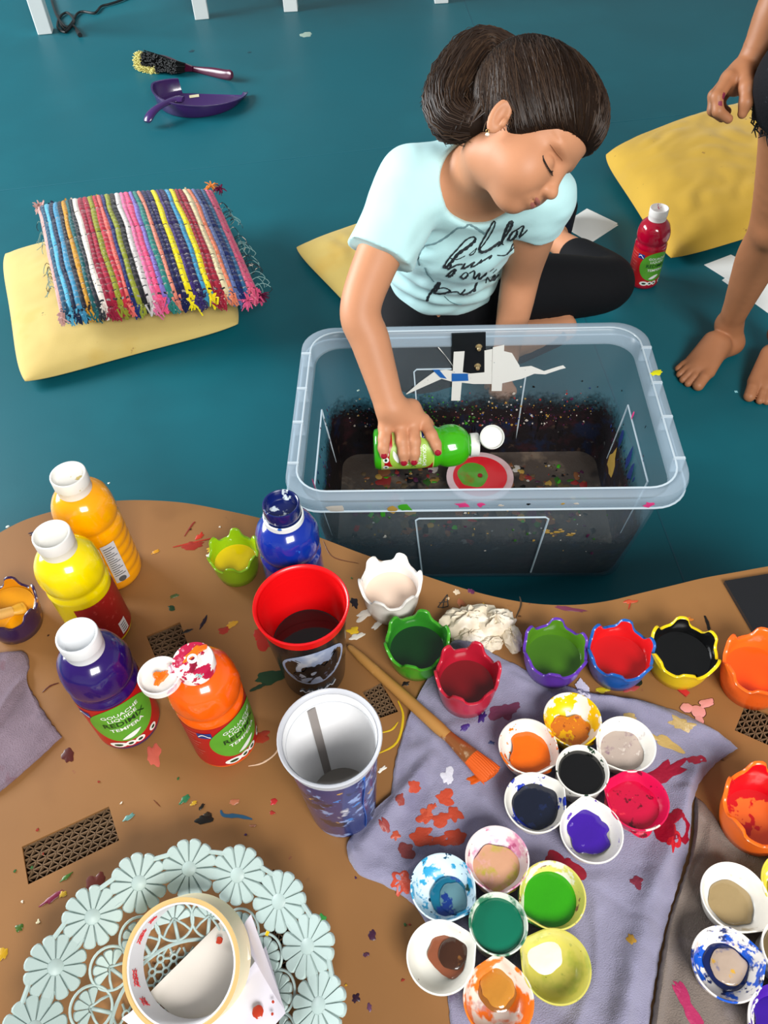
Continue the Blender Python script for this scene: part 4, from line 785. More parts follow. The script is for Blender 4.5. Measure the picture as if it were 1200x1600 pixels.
# masking tape roll leaning inside the basket
RT = 0.0530; TW = 0.030
cen = P(285, 1506, ZT+0.058); 
tp_ = thing('tape_roll', 'roll of cream masking tape leaning in the lace basket', 'tape', tuple(cen), (math.radians(17), math.radians(-14), 0.3))
tape = mat('masking_tape', '#e3d8b4', 0.5, 0.35, var=(25, 0.04)); core_m = mat('tape_core', '#dedcde', 0.5)
m = MB(); m.add(*lathe([(RT-0.0045, -TW+0.004), (RT, -TW+0.004), (RT, 0.004), (RT-0.0045, 0.0035), (RT-0.0045, -TW+0.004)], 72, close=False)); m.build('tape_winding', tape, tp_, ang=30)
m = MB(); m.add(*lathe([(RT-0.0045, -TW+0.0041), (RT-0.0040, 0.0038), (RT-0.0048, 0.0042), (RT-0.0058, 0.0036), (RT-0.0058, -TW+0.0041), (RT-0.0045, -TW+0.0041)], 72, close=False)); m.build('tape_core', mat('card_core', '#d9d7da', 0.5), tp_, ang=30)
m = MB(); m.add(*lathe([(RT-0.0001, 0.0042), (RT-0.0016, 0.0046), (RT-0.0034, 0.0046), (RT-0.0042, 0.0038)], 72, close=False)); m.build('tape_edge', mat('tape_edge', '#c4a468', 0.6), tp_)
rr = RT-0.0062
for a in (2.25, 2.35, 2.95, 3.08, 3.45, 1.95):
    for (da, z, hh) in ((0.0, -0.006, 0.006), (0.03, -0.010, 0.003)):
        m = MB()
        for s_ in (((-0.004, -0.003), (0.0, 0.003), (0.004, -0.003)), ((-0.003, 0.001), (0.003, 0.003)), ((-0.004, 0.003), (0.001, -0.002))):
            m.add(*tube([(rr*math.cos(a+da+x/rr), rr*math.sin(a+da+x/rr), z+y*hh/0.006) for x, y in s_], 0.0004, 4))
        m.build('printed_mark', mat('print_red', '#c0282c', 0.5), tp_)
# folded sheets in the basket
def bent_sheet(label, px_pts, zs, m_, nsub=10):
    """four corners (photo point, height); slightly curled, with thickness"""
    q = [P(x, y, ZT+z) for (x, y), z in zip(px_pts, zs)]; c = np.mean(q, axis=0); V = []; Fc = []
    for j in range(nsub+1):
        for i in range(nsub+1):
            u, v = i/nsub, j/nsub; p = (q[0]*(1-u)+q[1]*u)*(1-v)+(q[3]*(1-u)+q[2]*u)*v
            V.append(p-c+[0, 0, 0.004*math.sin(PI*u)*math.sin(PI*v)+0.0015*nz(u*3, v*3, c[0]*50)])
    n2 = len(V); V += [v-np.array([0, 0, 0.0004]) for v in V]
    for j in range(nsub):
        for i in range(nsub): a = j*(nsub+1)+i; Fc.append((a+nsub+1, a+nsub+2, a+1, a)); Fc.append((n2+a, n2+a+1, n2+a+nsub+2, n2+a+nsub+1))
    o = MB(); o.add(V, Fc); return tag(o.build('paper_sheet', m_, loc=tuple(c), ang=70), label, 'paper')
pw = mat('note_paper', '#dcd9e4', 0.7, 0.2, bump=(60, 0.05))
bent_sheet('pale sheet lying flat through the tape roll in the basket', [(232, 1553), (352, 1432), (420, 1520), (330, 1640)], (0.012, 0.014, 0.012, 0.010), mat('cream_note', '#d5cdc2', 0.7, 0.2))
bent_sheet('lavender white sheet under the tape at the bottom of the basket', [(190, 1592), (215, 1572), (400, 1640), (330, 1700)], (0.020, 0.022, 0.015, 0.012), pw)
o = bent_sheet('white sheet with an orange paint drop beside the tape roll', [(330, 1600), (415, 1478), (446, 1583), (395, 1640)], (0.028, 0.030, 0.040, 0.03), pw)
bent_sheet('small folded flap of white paper standing by the tape roll', [(374, 1455), (392, 1428), (446, 1580), (412, 1530)], (0.026, 0.066, 0.046, 0.030), mat('flap_paper', '#cfc9d6', 0.7, 0.2))
bent_sheet('translucent grey-white strip of tape wrap behind the paper flap', [(366, 1470), (382, 1462), (392, 1498), (370, 1512)], (0.05, 0.052, 0.048, 0.044), mat('tape_flap', '#cfc8b8', 0.5))
for px, py, r in [(404, 1583, 8), (428, 1567, 2), (427, 1586, 2), (344, 1471, 5)]:
    p = P(px, py, ZT+(0.036 if px > 350 else 0.0145)); b = MB(); b.add(*blob(r*0.0006, r*0.00065, 0, px, rough=0.15, h=0.001)); 
    oo = b.build('paint_drop', mat('drop_orange', '#b5361a', 0.25, coat=0.3)); host = o if px > 350 else bpy.data.objects.get('paper_sheet.004', o); oo.parent = o; oo.location = Vector(p)-o.location+Vector((0, 0, 0.0055 if px > 350 else 0.004))
# ================================================================== STORAGE BOX
def rrect(hx, hy, r, n=8):
    o = []
    for cx, cy, a0 in ((hx-r, hy-r, 0), (-hx+r, hy-r, PI/2), (-hx+r, -hy+r, PI), (hx-r, -hy+r, 1.5*PI)):
        for i in range(n+1): a = a0+PI/2*i/n; o.append((cx+r*math.cos(a), cy+r*math.sin(a)))
    return o
def loft(rings, cap0=False, cap1=False):
    V = []; Fc = []; n = None
    for hx, hy, r, z in rings:
        o = rrect(hx, hy, r); n = len(o); V += [(x, y, z) for x, y in o]
    for k in range(len(rings)-1):
        for i in range(n): j = (i+1) % n; Fc.append((k*n+i, k*n+j, (k+1)*n+j, (k+1)*n+i))
    if cap0: Fc.append(tuple(range(n-1, -1, -1)))
    if cap1: Fc.append(tuple(range((len(rings)-1)*n, len(rings)*n)))
    return V, Fc
BXC = (0.164, 0.971); BXA = math.radians(-3.4); BXH = 0.28
bx = thing('storage_box', 'clear plastic storage box spattered with dried paint', 'box', (BXC[0], BXC[1], 0), (0, 0, BXA))
wallp = clear_plastic('box_plastic', '#a9b4bc', 0.09, 0.22, '#eef4f8'); rimp = clear_plastic('box_rim_plastic', '#b9c9d6', 0.42, 0.25, '#eef6fb'); linep = clear_plastic('box_line', '#d5e2ea', 0.7, 0.25)
def HX(z): return 0.253+0.028*z/0.25
def HY(z): return 0.152+0.031*z/0.25
m = MB(); m.add(*loft([(0.243, 0.142, 0.03, 0.0005), (0.253, 0.152, 0.035, 0.008), (HX(0.25), HY(0.25), 0.045, 0.25)], cap0=True)); m.build('box_shell', wallp, bx, ang=50)
m = MB(); m.add(*loft([(HX(0.25), HY(0.25), 0.045, 0.25), (0.2965, 0.1995, 0.052, 0.2515), (0.300, 0.203, 0.054, 0.2545), (0.302, 0.205, 0.055, 0.272), (0.3005, 0.2035, 0.055, 0.2785), (0.2965, 0.1995, 0.053, 0.280), (0.286, 0.189, 0.048, 0.280), (0.282, 0.185, 0.046, 0.2770), (HX(0.25)-0.003, HY(0.25)-0.003, 0.044, 0.25)])); m.build('rim', rimp, bx, ang=50)
m = MB(); m.add(*loft([(HX(0.25)-0.003, HY(0.25)-0.003, 0.044, 0.25), (0.250, 0.149, 0.035, 0.009), (0.238, 0.137, 0.03, 0.004)], cap1=True)); m.build('inner_shell', wallp, bx, ang=50)
# raised bead on the rim, notches on the short sides, embossed outlines on the long walls
m = MB(); m.add(*tube([(x, y, 0.2805) for x, y in rrect(0.2845, 0.1875, 0.048)], 0.0016, 6, closed=True)); m.add(*tube([(x, y, 0.2530) for x, y in rrect(0.3005, 0.2035, 0.054)], 0.0018, 6, closed=True)); m.build('rim_bead', linep, bx)
for sx in (-1, 1):
    for y in (-0.13, -0.04, 0.04, 0.13):
        m = MB(); m.add(*box(sx*0.291-0.0085, sx*0.291+0.0085, y-0.0022, y+0.0022, 0.2535, 0.2825)); m.build('rim_rib', linep, bx, smooth=False)
    m = MB(); m.add(*tube([(sx*(HX(z)-0.0045), y, z) for y, z in [(-0.09, 0.05), (-0.095, 0.19), (0.085, 0.19), (0.08, 0.06)]], 0.0016, 6)); m.build('embossed_line', linep, bx)
for sy, o_ in ((1, -0.0045), (-1, 0.002)):
    m = MB(); m.add(*tube([(x, sy*(HY(z)+o_), z) for x, z in [(-0.095, 0.03), (-0.105, 0.20), (-0.10, 0.205), (0.095, 0.205), (0.10, 0.20), (0.092, 0.03)]], 0.0015, 6)); m.build('embossed_line', linep, bx)
# dried paint coat on the inside: dense below, ragged above
def grime(name, zfull, zend, scale, alpha_top=0.0):
    mm = mat(name, '#120b0e', 0.5, 0.4, layers=[('#2a1016', 26, 0.52, 1, 0.15), ('#10172c', 22, 0.56, 4, 0.1), ('#3a2a22', 34, 0.62, 6, 0.06), ('#4b4a48', 48, 0.68, 9, 0.05)], bump=(90, 0.5))
    nt = mm.node_tree; N = nt.nodes; L = nt.links; b = N['Principled BSDF']
    tc = N.new('ShaderNodeTexCoord'); sp_ = N.new('ShaderNodeSeparateXYZ'); L.new(tc.outputs['Object'], sp_.inputs[0])
    def nn(sc, amt):
        n_ = N.new('ShaderNodeTexNoise'); n_.inputs['Scale'].default_value = sc; n_.inputs['Detail'].default_value = 5; n_.inputs['Roughness'].default_value = 0.7; L.new(tc.outputs['Object'], n_.inputs['Vector'])
        q = N.new('ShaderNodeMath'); q.operation = 'MULTIPLY_ADD'; L.new(n_.outputs['Fac'], q.inputs[0]); q.inputs[1].default_value = amt; q.inputs[2].default_value = -amt*0.5; return q.outputs[0]
    a = N.new('ShaderNodeMath'); a.operation = 'ADD'; L.new(sp_.outputs['Z'], a.inputs[0]); L.new(nn(18, 0.04), a.inputs[1])
    a2 = N.new('ShaderNodeMath'); a2.operation = 'ADD'; L.new(a.outputs[0], a2.inputs[0]); L.new(nn(scale, 0.07), a2.inputs[1])
    mr = N.new('ShaderNodeMapRange'); mr.inputs[1].default_value = zfull; mr.inputs[2].default_value = zend; mr.inputs[3].default_value = 1.0; mr.inputs[4].default_value = alpha_top; L.new(a2.outputs[0], mr.inputs[0]); L.new(mr.outputs[0], b.inputs['Alpha'])
    return mm
m = MB(); m.add(*loft([(HX(0.2)-0.0045, HY(0.2)-0.0045, 0.042, 0.20), (HX(0.10)-0.0045, HY(0.10)-0.0045, 0.038, 0.10), (0.2475, 0.1465, 0.034, 0.011)])); m.build('paint_coat', grime('grime_wall', 0.112, 0.150, 150), bx, ang=60, label='crust of dark dried paint on the inner walls')
m = MB(); m.add(*loft([(0.2475, 0.1465, 0.034, 0.012), (0.234, 0.133, 0.03, 0.0062)], cap1=True)); m.build('paint_floor', mat('grime_floor', '#463b34', 0.4, 0.5, bump=(60, 0.6), layers=[('#120d0f', 9, 0.50, 1, 0.15), ('#6a5a4c', 20, 0.58, 4, 0.12), ('#5b3326', 30, 0.66, 7, 0.08), ('#1d3a22', 24, 0.70, 12, 0.06)]), bx, ang=60, label='dark dried paint covering the box bottom')
# spatters, one part for each colour
def local_box(p): 
    q = np.array(p)-[BXC[0], BXC[1], 0]; c_, s_ = math.cos(-BXA), math.sin(-BXA); return np.array([q[0]*c_-q[1]*s_, q[0]*s_+q[1]*c_, q[2]])
cols = ['#3f9a1c', '#8a2a28', '#a8843c', '#b9b0a6', '#4a1c3a', '#1d2f66', '#7a4a2c', '#d23a7a', '#0d0a0c', '#5a4a34', '#2f5a1c']
spl = {c_: MB() for c_ in cols}
def put(mb, kind, a, b, r, seed, stretch=1.0):
    V, Fc = blob(r, r*stretch, 0, seed, n=9, rough=0.5, h=0.0009)
    if kind == 'floor': mb.add([(x+a, y+b, z+0.0066) for x, y, z in V], Fc)
    elif kind == 'far': mb.add([(x+a, HY(b+y)-0.0052-z, y+b) for x, y, z in V], [tuple(reversed(f)) for f in Fc])
    elif kind == 'left': mb.add([(-HX(b+y)+0.0052+z, x+a, y+b) for x, y, z in V], Fc)
    elif kind == 'right': mb.add([(HX(b+y)-0.0052-z, x+a, y+b) for x, y, z in V], Fc)
    elif kind == 'front': mb.add([(x+a, -HY(b+y)-0.0008-z, y+b) for x, y, z in V], Fc)
    elif kind == 'rimf': mb.add([(x+a, -0.2045-z*0.4, y+b) for x, y, z in V], Fc)
for i in range(430):
    c_ = random.choice(['#5a4a34', '#7a4a2c', '#0d0a0c', '#5a4a34', '#4a1c3a', '#7a4a2c', '#2f5a1c', '#8a2a28', '#0d0a0c'] if i % 6 else ['#a8843c', '#b9b0a6', '#3f9a1c', '#a8843c']); put(spl[c_], 'floor', random.uniform(-0.22, 0.22), random.uniform(-0.12, 0.12), abs(random.gauss(0.0024, 0.0036))+0.001, i, random.uniform(0.5, 1.6))
for i in range(420):
    x = random.uniform(-0.24, 0.24); z = 0.075+abs(random.gauss(0.02, 0.035)); c_ = random.choice(['#3f9a1c', '#2f5a1c']) if (-0.14 < x < 0.02 and random.random() < 0.55) else random.choice(cols[1:7]+['#0d0a0c', '#0d0a0c', '#b9b0a6', '#4a1c3a'])
    if z < 0.2: put(spl[c_], 'far', x, z, abs(random.gauss(0.0007, 0.0008))+0.0005, i)
for i in range(60):
    put(spl[random.choice(['#0d0a0c', '#1d2f66', '#4a1c3a'])], random.choice(['left', 'right']), random.uniform(-0.12, 0.14), 0.1+abs(random.gauss(0, 0.04)), random.uniform(0.0006, 0.0022), i, random.uniform(1, 4))
for i in range(46):
    put(spl['#0d0a0c'], 'far', random.uniform(-0.23, 0.23), random.uniform(0.035, 0.085), random.uniform(0.0012, 0.003), i+500, random.uniform(3, 9))
for a, b, r, c_, s_ in [(-0.225, 0.262, 0.012, '#b9b0a6', 0.6), (-0.12, 0.262, 0.010, '#3f9a1c', 0.8), (-0.14, 0.258, 0.008, '#a8843c', 1), (-0.035, 0.266, 0.011, '#d23a7a', 0.6), (-0.01, 0.266, 0.006, '#d23a7a', 1), (0.235, 0.262, 0.007, '#d23a7a', 0.8), (0.02, 0.264, 0.004, '#b9b0a6', 0.6), (0.06, 0.266, 0.003, '#0d0a0c', 1), (0.13, 0.266, 0.004, '#b9b0a6', 0.5), (0.11, 0.266, 0.003, '#a8843c', 1)]: put(spl[c_], 'rimf', a, b, r, a*77, s_)
for i in range(26):
    put(spl[random.choice(['#b9b0a6', '#a8843c', '#4a1c3a', '#2f5a1c'])], 'front', random.uniform(-0.16, 0.2), random.uniform(0.09, 0.235), random.uniform(0.0008, 0.003), i+90, random.uniform(0.4, 2.4))
for i in range(12): put(spl['#a8843c'], 'front', 0.125+random.uniform(-0.025, 0.025), 0.155+random.uniform(-0.008, 0.012), random.uniform(0.002, 0.006), i+40, 0.6)
put(spl['#3f9a1c'], 'front', -0.155, 0.225, 0.003, 3, 7)
for x, z, r, s_ in [(0.06, 0.135, 0.011, 2.0), (0.0, 0.145, 0.012, 2.2), (-0.03, 0.140, 0.010, 2.1)]: put(spl['#1d2f66'], 'right', x, z, r*0.8, x*99, s_)
put(spl['#a8843c'], 'right', 0.055, 0.075, 0.018, 3, 1.6); put(spl['#d23a7a'], 'right', 0.05, 0.20, 0.003, 9, 3); put(spl['#d23a7a'], 'left', -0.10, 0.20, 0.0018, 9, 9)
for c_, mb in spl.items(): tag(mb.build('paint_spatter', mat('spatter_'+c_, c_, 0.4, 0.4), bx), kind='stuff')
yb = MB(); yb.add(*blob(0.011, 0.006, 0.4, 4, h=0.001)); yp = local_box(P(1025, 583, 0.281)); yb.build('paint_stain', mat('yellow_stain', '#d8d60e', 0.4), bx, loc=(yp[0], yp[1], 0.2815))
# black bracket with two bolts, white tape and a torn tissue stuck on the far wall
farP = np.array([0, 0.176, 0.2]); 
def on_far(px, py, off=0.006):
    """local point where the sight line meets the inside of the far wall"""
    a = local_box(CAMP); b = local_box(D(px, py, 1.0)); d = b-a
    for _ in range(1): pass
    t0 = 1.0
    for _ in range(12):
        p = a+d*t0; t0 = t0+((HY(min(max(p[2], 0), 0.28))-0.003-off)-p[1])/d[1]
    return a+d*t0
m = MB(); q = [on_far(x, y, 0.004) for x, y in [(706, 522), (759, 520), (759, 585), (706, 588)]]
m.add([tuple(p) for p in q]+[(p[0], p[1]+0.003, p[2]) for p in q], [(0, 1, 2, 3), (7, 6, 5, 4), (0, 4, 5, 1), (1, 5, 6, 2), (2, 6, 7, 3), (3, 7, 4, 0)]); o = m.build('bracket', mat('black_steel', '#101318', 0.4), bx, smooth=False, label='black mounting plate')
for px, py in [(748, 540), (746, 570)]:
    p = on_far(px, py, 0.0); m = MB(); m.add(*lathe([(0.0062, 0.0), (0.0062, 0.004), (0.004, 0.0045), (0.0038, 0.011), (0.0025, 0.0125), (0, 0.0125)], 14)); m.build('bolt', mat('brass', '#c8b184', 0.3, metal=0.6), bx, loc=tuple(p), rot=(PI/2, 0, 0), label='small brass bolt')
def wall_strip(pts_l, pts_r, name, m_, off):
    V = []; n = len(pts_l)
    for (a, b) in zip(pts_l, pts_r): V += [on_far(*a, off), on_far(*b, off)]
    k = len(V); V2 = V+[np.array(v)+[0, 0.0006, 0] for v in V]
    Fc = [(2*i, 2*i+1, 2*i+3, 2*i+2) for i in range(n-1)]+[(k+2*i+2, k+2*i+3, k+2*i+1, k+2*i) for i in range(n-1)]
    b = MB(); b.add(V2, Fc); b.build(name, m_, bx, smooth=False)
tpw = mat('white_tape', '#e2e2dd', 0.6, layers=[('#3a4a6a', 160, 0.70, 2, 0.03), ('#8a4a4a', 130, 0.72, 5, 0.03)])
wall_strip([(634, 616), (655, 598), (680, 580), (697, 578), (735, 584), (780, 580), (812, 574), (830, 572), (850, 580), (872, 573), (880, 571)], [(636, 616), (665, 603), (690, 592), (705, 596), (740, 600), (780, 600), (815, 592), (835, 584), (852, 585), (876, 577), (884, 575)], 'torn_tissue', tpw, 0.0065)
wall_strip([(684, 543), (696, 556), (706, 570)], [(686, 543), (704, 566), (712, 580)], 'torn_tissue', tpw, 0.0062)
wall_strip([(757, 548), (772, 545), (800, 552), (812, 572)], [(757, 585), (770, 590), (795, 590), (812, 588)], 'torn_tissue', tpw, 0.0060)
wall_strip([(709, 550), (705, 626)], [(726, 549), (719, 626)], 'tape_strip', tpw, 0.0075); wall_strip([(770, 543), (768, 611)], [(788, 539), (784, 611)], 'tape_strip', tpw, 0.0075)
wall_strip([(706, 584), (706, 596)], [(731, 584), (732, 595)], 'tape_strip', mat('blue_tape', '#1d62b0', 0.5), 0.0085); wall_strip([(676, 578), (688, 590)], [(686, 578), (698, 592)], 'tape_strip', mat('blue_tape', '#1d62b0', 0.5), 0.0085)

# ================================================================== TURNTABLE DISC in the box
dc = P(750, 744, 0.058)
t = thing('paint_disc', 'round turntable with a red and green painted disc inside the box', 'turntable', (dc[0], dc[1], 0.0065))
m = MB(); m.add(*lathe([(0.030, 0), (0.030, 0.012), (0.012, 0.016), (0.011, 0.045), (0.0, 0.045)], 32)); m.build('spindle', mat('dark_motor', '#1c1a1c', 0.5), t)
m = MB(); m.add(*lathe([(0.0, 0.045), (0.060, 0.045), (0.062, 0.047), (0.062, 0.051), (0.060, 0.0515), (0.0, 0.0505)], 56)); m.build('platter', mat('platter_white', '#c9a9a8', 0.4, layers=[('#b98a88', 14, 0.5, 1, 0.2)]), t)
m = MB(); m.add(*lathe([(0.050, 0.0508), (0.050, 0.0518), (0.0, 0.0522)], 56, close=False)); m.build('painted_card', mat('disc_red', '#c30d1c', 0.25, coat=0.2, layers=[('#d8203a', 12, 0.55, 2, 0.2)]), t)
m = MB(); m.add(*blob(0.028, 0.031, 0.2, 4, n=48, rough=0.05, h=0.0008)); m.build('green_paint', mat('disc_green', '#4c8a1e', 0.2, coat=0.3, layers=[('#7a6a1c', 30, 0.56, 2, 0.15)]), t, loc=(-0.013, 0.004, 0.0520))
m = MB(); m.add(*lathe([(0.0045, 0.052), (0.0045, 0.0545), (0.0, 0.055)], 16)); m.build('hub', mat('hub_red', '#8a0c12', 0.4), t)

# ================================================================== GREEN BOTTLE held over the disc
gb0 = P(584, 702, 0.205); gb1 = P(757, 694, 0.200); ax = gb1-gb0; ax /= np.linalg.norm(ax)
fr = CAMP-(gb0+gb1)/2; fr = fr-ax*(fr@ax); fr /= np.linalg.norm(fr)           # towards the camera
fr = fr*math.cos(0.45)+np.cross(ax, fr)*math.sin(0.45)
Yl = -fr; Xl = np.cross(Yl, ax); Rm = Matrix([[Xl[i], Yl[i], ax[i]] for i in range(3)])
gbt = paint_bottle('bright green paint bottle held sideways in the girl\'s hand, cap open', 0, 0, 0, '#3fb012', 'pale', 0, cap='none', loc=tuple(gb0), rot=Rm.to_euler())
m = MB(); m.add(*lathe([(0.0165, 0), (0.0195, 0.0004), (0.0198, 0.013), (0.0190, 0.0148), (0.0100, 0.0152), (0.0045, 0.0162), (0.0030, 0.0178), (0.0, 0.0178)], 40)); cpg = m.build('cap', cap_m, gbt, loc=(0, 0, 0.161))
m = MB(); m.add(*lathe([(0.0, 0.0), (0.0175, 0.0), (0.0198, 0.0012), (0.0200, 0.0095), (0.0190, 0.0100), (0.0182, 0.0090), (0.0172, 0.0028), (0.0, 0.0022)], 40)); lo = m.build('lid', cap_m, cpg)
Ri = Rm.inverted(); tgt = Ri @ Vector(P(768, 684, 0.226)-gb0); nrm = Ri @ Vector((CAMP-P(768, 684, 0.22))/np.linalg.norm(CAMP-P(768, 684, 0.22)) + np.array([0.15, 0.1, 0.1]))
lo.location = tgt-Vector((0, 0, 0.161)); lo.rotation_euler = nrm.to_track_quat('Z', 'Y').to_euler()
m = MB(); hv = lo.location.normalized(); m.add(*tube([np.array((hv.x*0.5, hv.y*0.5, 0))*0+np.array(Vector((lo.location.x, lo.location.y, 0)).normalized())*0.0185+[0, 0, 0.010], np.array(lo.location)*0.6+[0, 0, 0.0]], 0.004, 8, flat=0.5)); m.build('hinge', cap_m, cpg)

# ================================================================== PILLOWS
def pillow(name, label, corners, zb, height, m_, sag=0.035, N=48, wr=0.006, cat='pillow', power=0.55, seed=0.0, press=None, dz=(0, 0, 0, 0)):
    q = [P(x, y, zb+0.015+dz[i])[:2] for i, (x, y) in enumerate(corners)]; c = np.mean(q, axis=0); V = []; Fc = []
    def top(u, v):
        s = 4*sag*0.25
        uu = u+ (0.5-u)*s*(4*v*(1-v))*abs(2*u-1); vv = v+(0.5-v)*s*(4*u*(1-u))*abs(2*v-1)
        cr = 1-0.07*(abs(2*u-1)*abs(2*v-1))**4; uu = 0.5+(uu-0.5)*cr; vv = 0.5+(vv-0.5)*cr
        p = (q[0]*(1-uu)+q[1]*uu)*(1-vv)+(q[3]*(1-uu)+q[2]*uu)*vv
        b = max(0, 16*u*(1-u)*v*(1-v)); zl = (dz[0]*(1-u)+dz[1]*u)*(1-v)+(dz[3]*(1-u)+dz[2]*u)*v
        h = height*b**power
        e = min(u, 1-u, v, 1-v); w_ = wr*min(1, e*6)*(nz(u*4.2+seed, v*4.2, seed)+0.5*abs(nz(u*9+seed, v*9, seed+3))*2-0.3)*1.2
        h += w_
        if press is not None:
            for (pu, pv, pr, pd) in press: h -= pd*math.exp(-((u-pu)**2+(v-pv)**2)/pr**2)
        return p, max(0.004, h*0.78), max(0.0, h*0.22), zl
    for side in (1, -1):
        for j in range(N+1):
            for i in range(N+1):
                p, ht, hb, zl = top(i/N, j/N); V.append((p[0]-c[0], p[1]-c[1], zb+0.018+zl+(ht if side > 0 else -min(0.0165, hb*0.9))-0.002*(side > 0)))
    n = (N+1)*(N+1)
    for j in range(N):
        for i in range(N): a = j*(N+1)+i; Fc.append((a, a+N+1, a+N+2, a+1)); Fc.append((n+a+1, n+a+N+2, n+a+N+1, n+a))
    bd = [i for i in range(N+1)]+[j*(N+1)+N for j in range(1, N+1)]+[N*(N+1)+i for i in range(N-1, -1, -1)]+[j*(N+1) for j in range(N-1, 0, -1)]
    for k in range(len(bd)): a, b = bd[k], bd[(k+1) % len(bd)]; Fc.append((a, b, n+b, n+a))
    o = MB(); o.add(V, Fc); ob = o.build(name, m_, loc=(c[0], c[1], 0), ang=75); tag(ob, label, cat); return ob, q, c
def yellow(name, base, seed): return mat(name, base, 0.85, 0.15, sheen=0.15, bump=(500, 0.15, 2), var=(6, 0.07), layers=[('#c9a24a', 5, 0.58, seed, 0.2), ('#7a4a34', 26, 0.70, seed+3, 0.05), ('#3a4a3a', 48, 0.74, seed+7, 0.02)])
pil1, _, _ = pillow('yellow_pillow', 'pale yellow stained pillow lying under the striped rag cushion', [(-4, 395), (338, 332), (386, 512), (28, 610)], 0.0, 0.080, yellow('yellow_a', '#c9b06a', 2), seed=1.0, power=0.45)
pil2, _, _ = pillow('yellow_pillow', 'yellow pillow the girl sits on', [(450, 387), (690, 308), (820, 440), (606, 552)], 0.0, 0.070, yellow('yellow_b', '#c9ae60', 5), seed=4.0, power=0.5)
pil3, _, _ = pillow('yellow_pillow', 'plump mustard yellow pillow behind the red bottle', [(932, 242), (1235, 150), (1330, 330), (1042, 414)], 0.0, 0.135, yellow('yellow_c', '#cfa640', 9), seed=8.0, power=0.42, wr=0.012, dz=(0.02, 0.05, 0.02, 0))

# striped rag cushion: every strip of rag is a part
RC = [(58, 322), (332, 296), (402, 452), (92, 486)]; RZ = 0.088; RH = 0.085
rq = [P(x, y, RZ+0.02)[:2] for x, y in RC]; rc_ = np.mean(rq, axis=0)
rag = thing('rag_cushion', 'multicoloured striped rag cushion with fringed edges on the yellow pillow', 'cushion', (rc_[0], rc_[1], RZ))
def rsurf(u, v):
    p = (rq[0]*(1-u)+rq[1]*u)*(1-v)+(rq[3]*(1-u)+rq[2]*u)*v; b = max(0, 16*u*(1-u)*v*(1-v)); s = -0.05
    return np.array([p[0]-rc_[0], p[1]-rc_[1], 0.012+RH*0.72*b**0.42])
m = MB(); V = []; N = 24
for side in (1, -1):
    for j in range(N+1):
        for i in range(N+1):
            p = rsurf(i/N, j/N); V.append((p[0]*0.985, p[1]*0.985, p[2]-0.004 if side > 0 else 0.008-0.02*(16*i/N*(1-i/N)*j/N*(1-j/N))**0.5))
Fc = []; n = (N+1)**2
for j in range(N):
    for i in range(N): a = j*(N+1)+i; Fc += [(a, a+N+1, a+N+2, a+1), (n+a+1, n+a+N+2, n+a+N+1, n+a)]
bd = [i for i in range(N+1)]+[j*(N+1)+N for j in range(1, N+1)]+[N*(N+1)+i for i in range(N-1, -1, -1)]+[j*(N+1) for j in range(N-1, 0, -1)]
Fc += [(bd[k], bd[(k+1) % len(bd)], n+bd[(k+1) % len(bd)], n+bd[k]) for k in range(len(bd))]
m.add(V, Fc); m.build('cushion_body', mat('cushion_back', '#3c2a3c', 0.9), rag, ang=75)
stripes = ['#c79a94', '#1e4b66', '#4fa3c4', '#16233f', '#3e88ac', '#22242c', '#c08a2c', '#1b5a5e', '#2a3038', '#e0d6cc', '#8a1c34', '#9c1f38', '#8a8c2a', '#b02a3c', '#d8645c', '#1d2a66', '#8c9230', '#1f1f24', '#c9c2c0', '#d86a94', '#e0527c', '#7a6ab4', '#2a7a72', '#d8806c', '#181c4a', '#20204e', '#e8d41a', '#3a2a6a', '#2a2250', '#3a8ab0', '#e8d21a', '#8a1a30', '#9c2036', '#d8c8a0', '#d97a5a', '#5a6a9a', '#16245a', '#2a5a80', '#d8607e', '#c84a70']
ns = len(stripes); wid = [0.8+0.5*random.random() for _ in stripes]; cum = np.cumsum([0]+wid)/sum(wid)
fr_m = {}
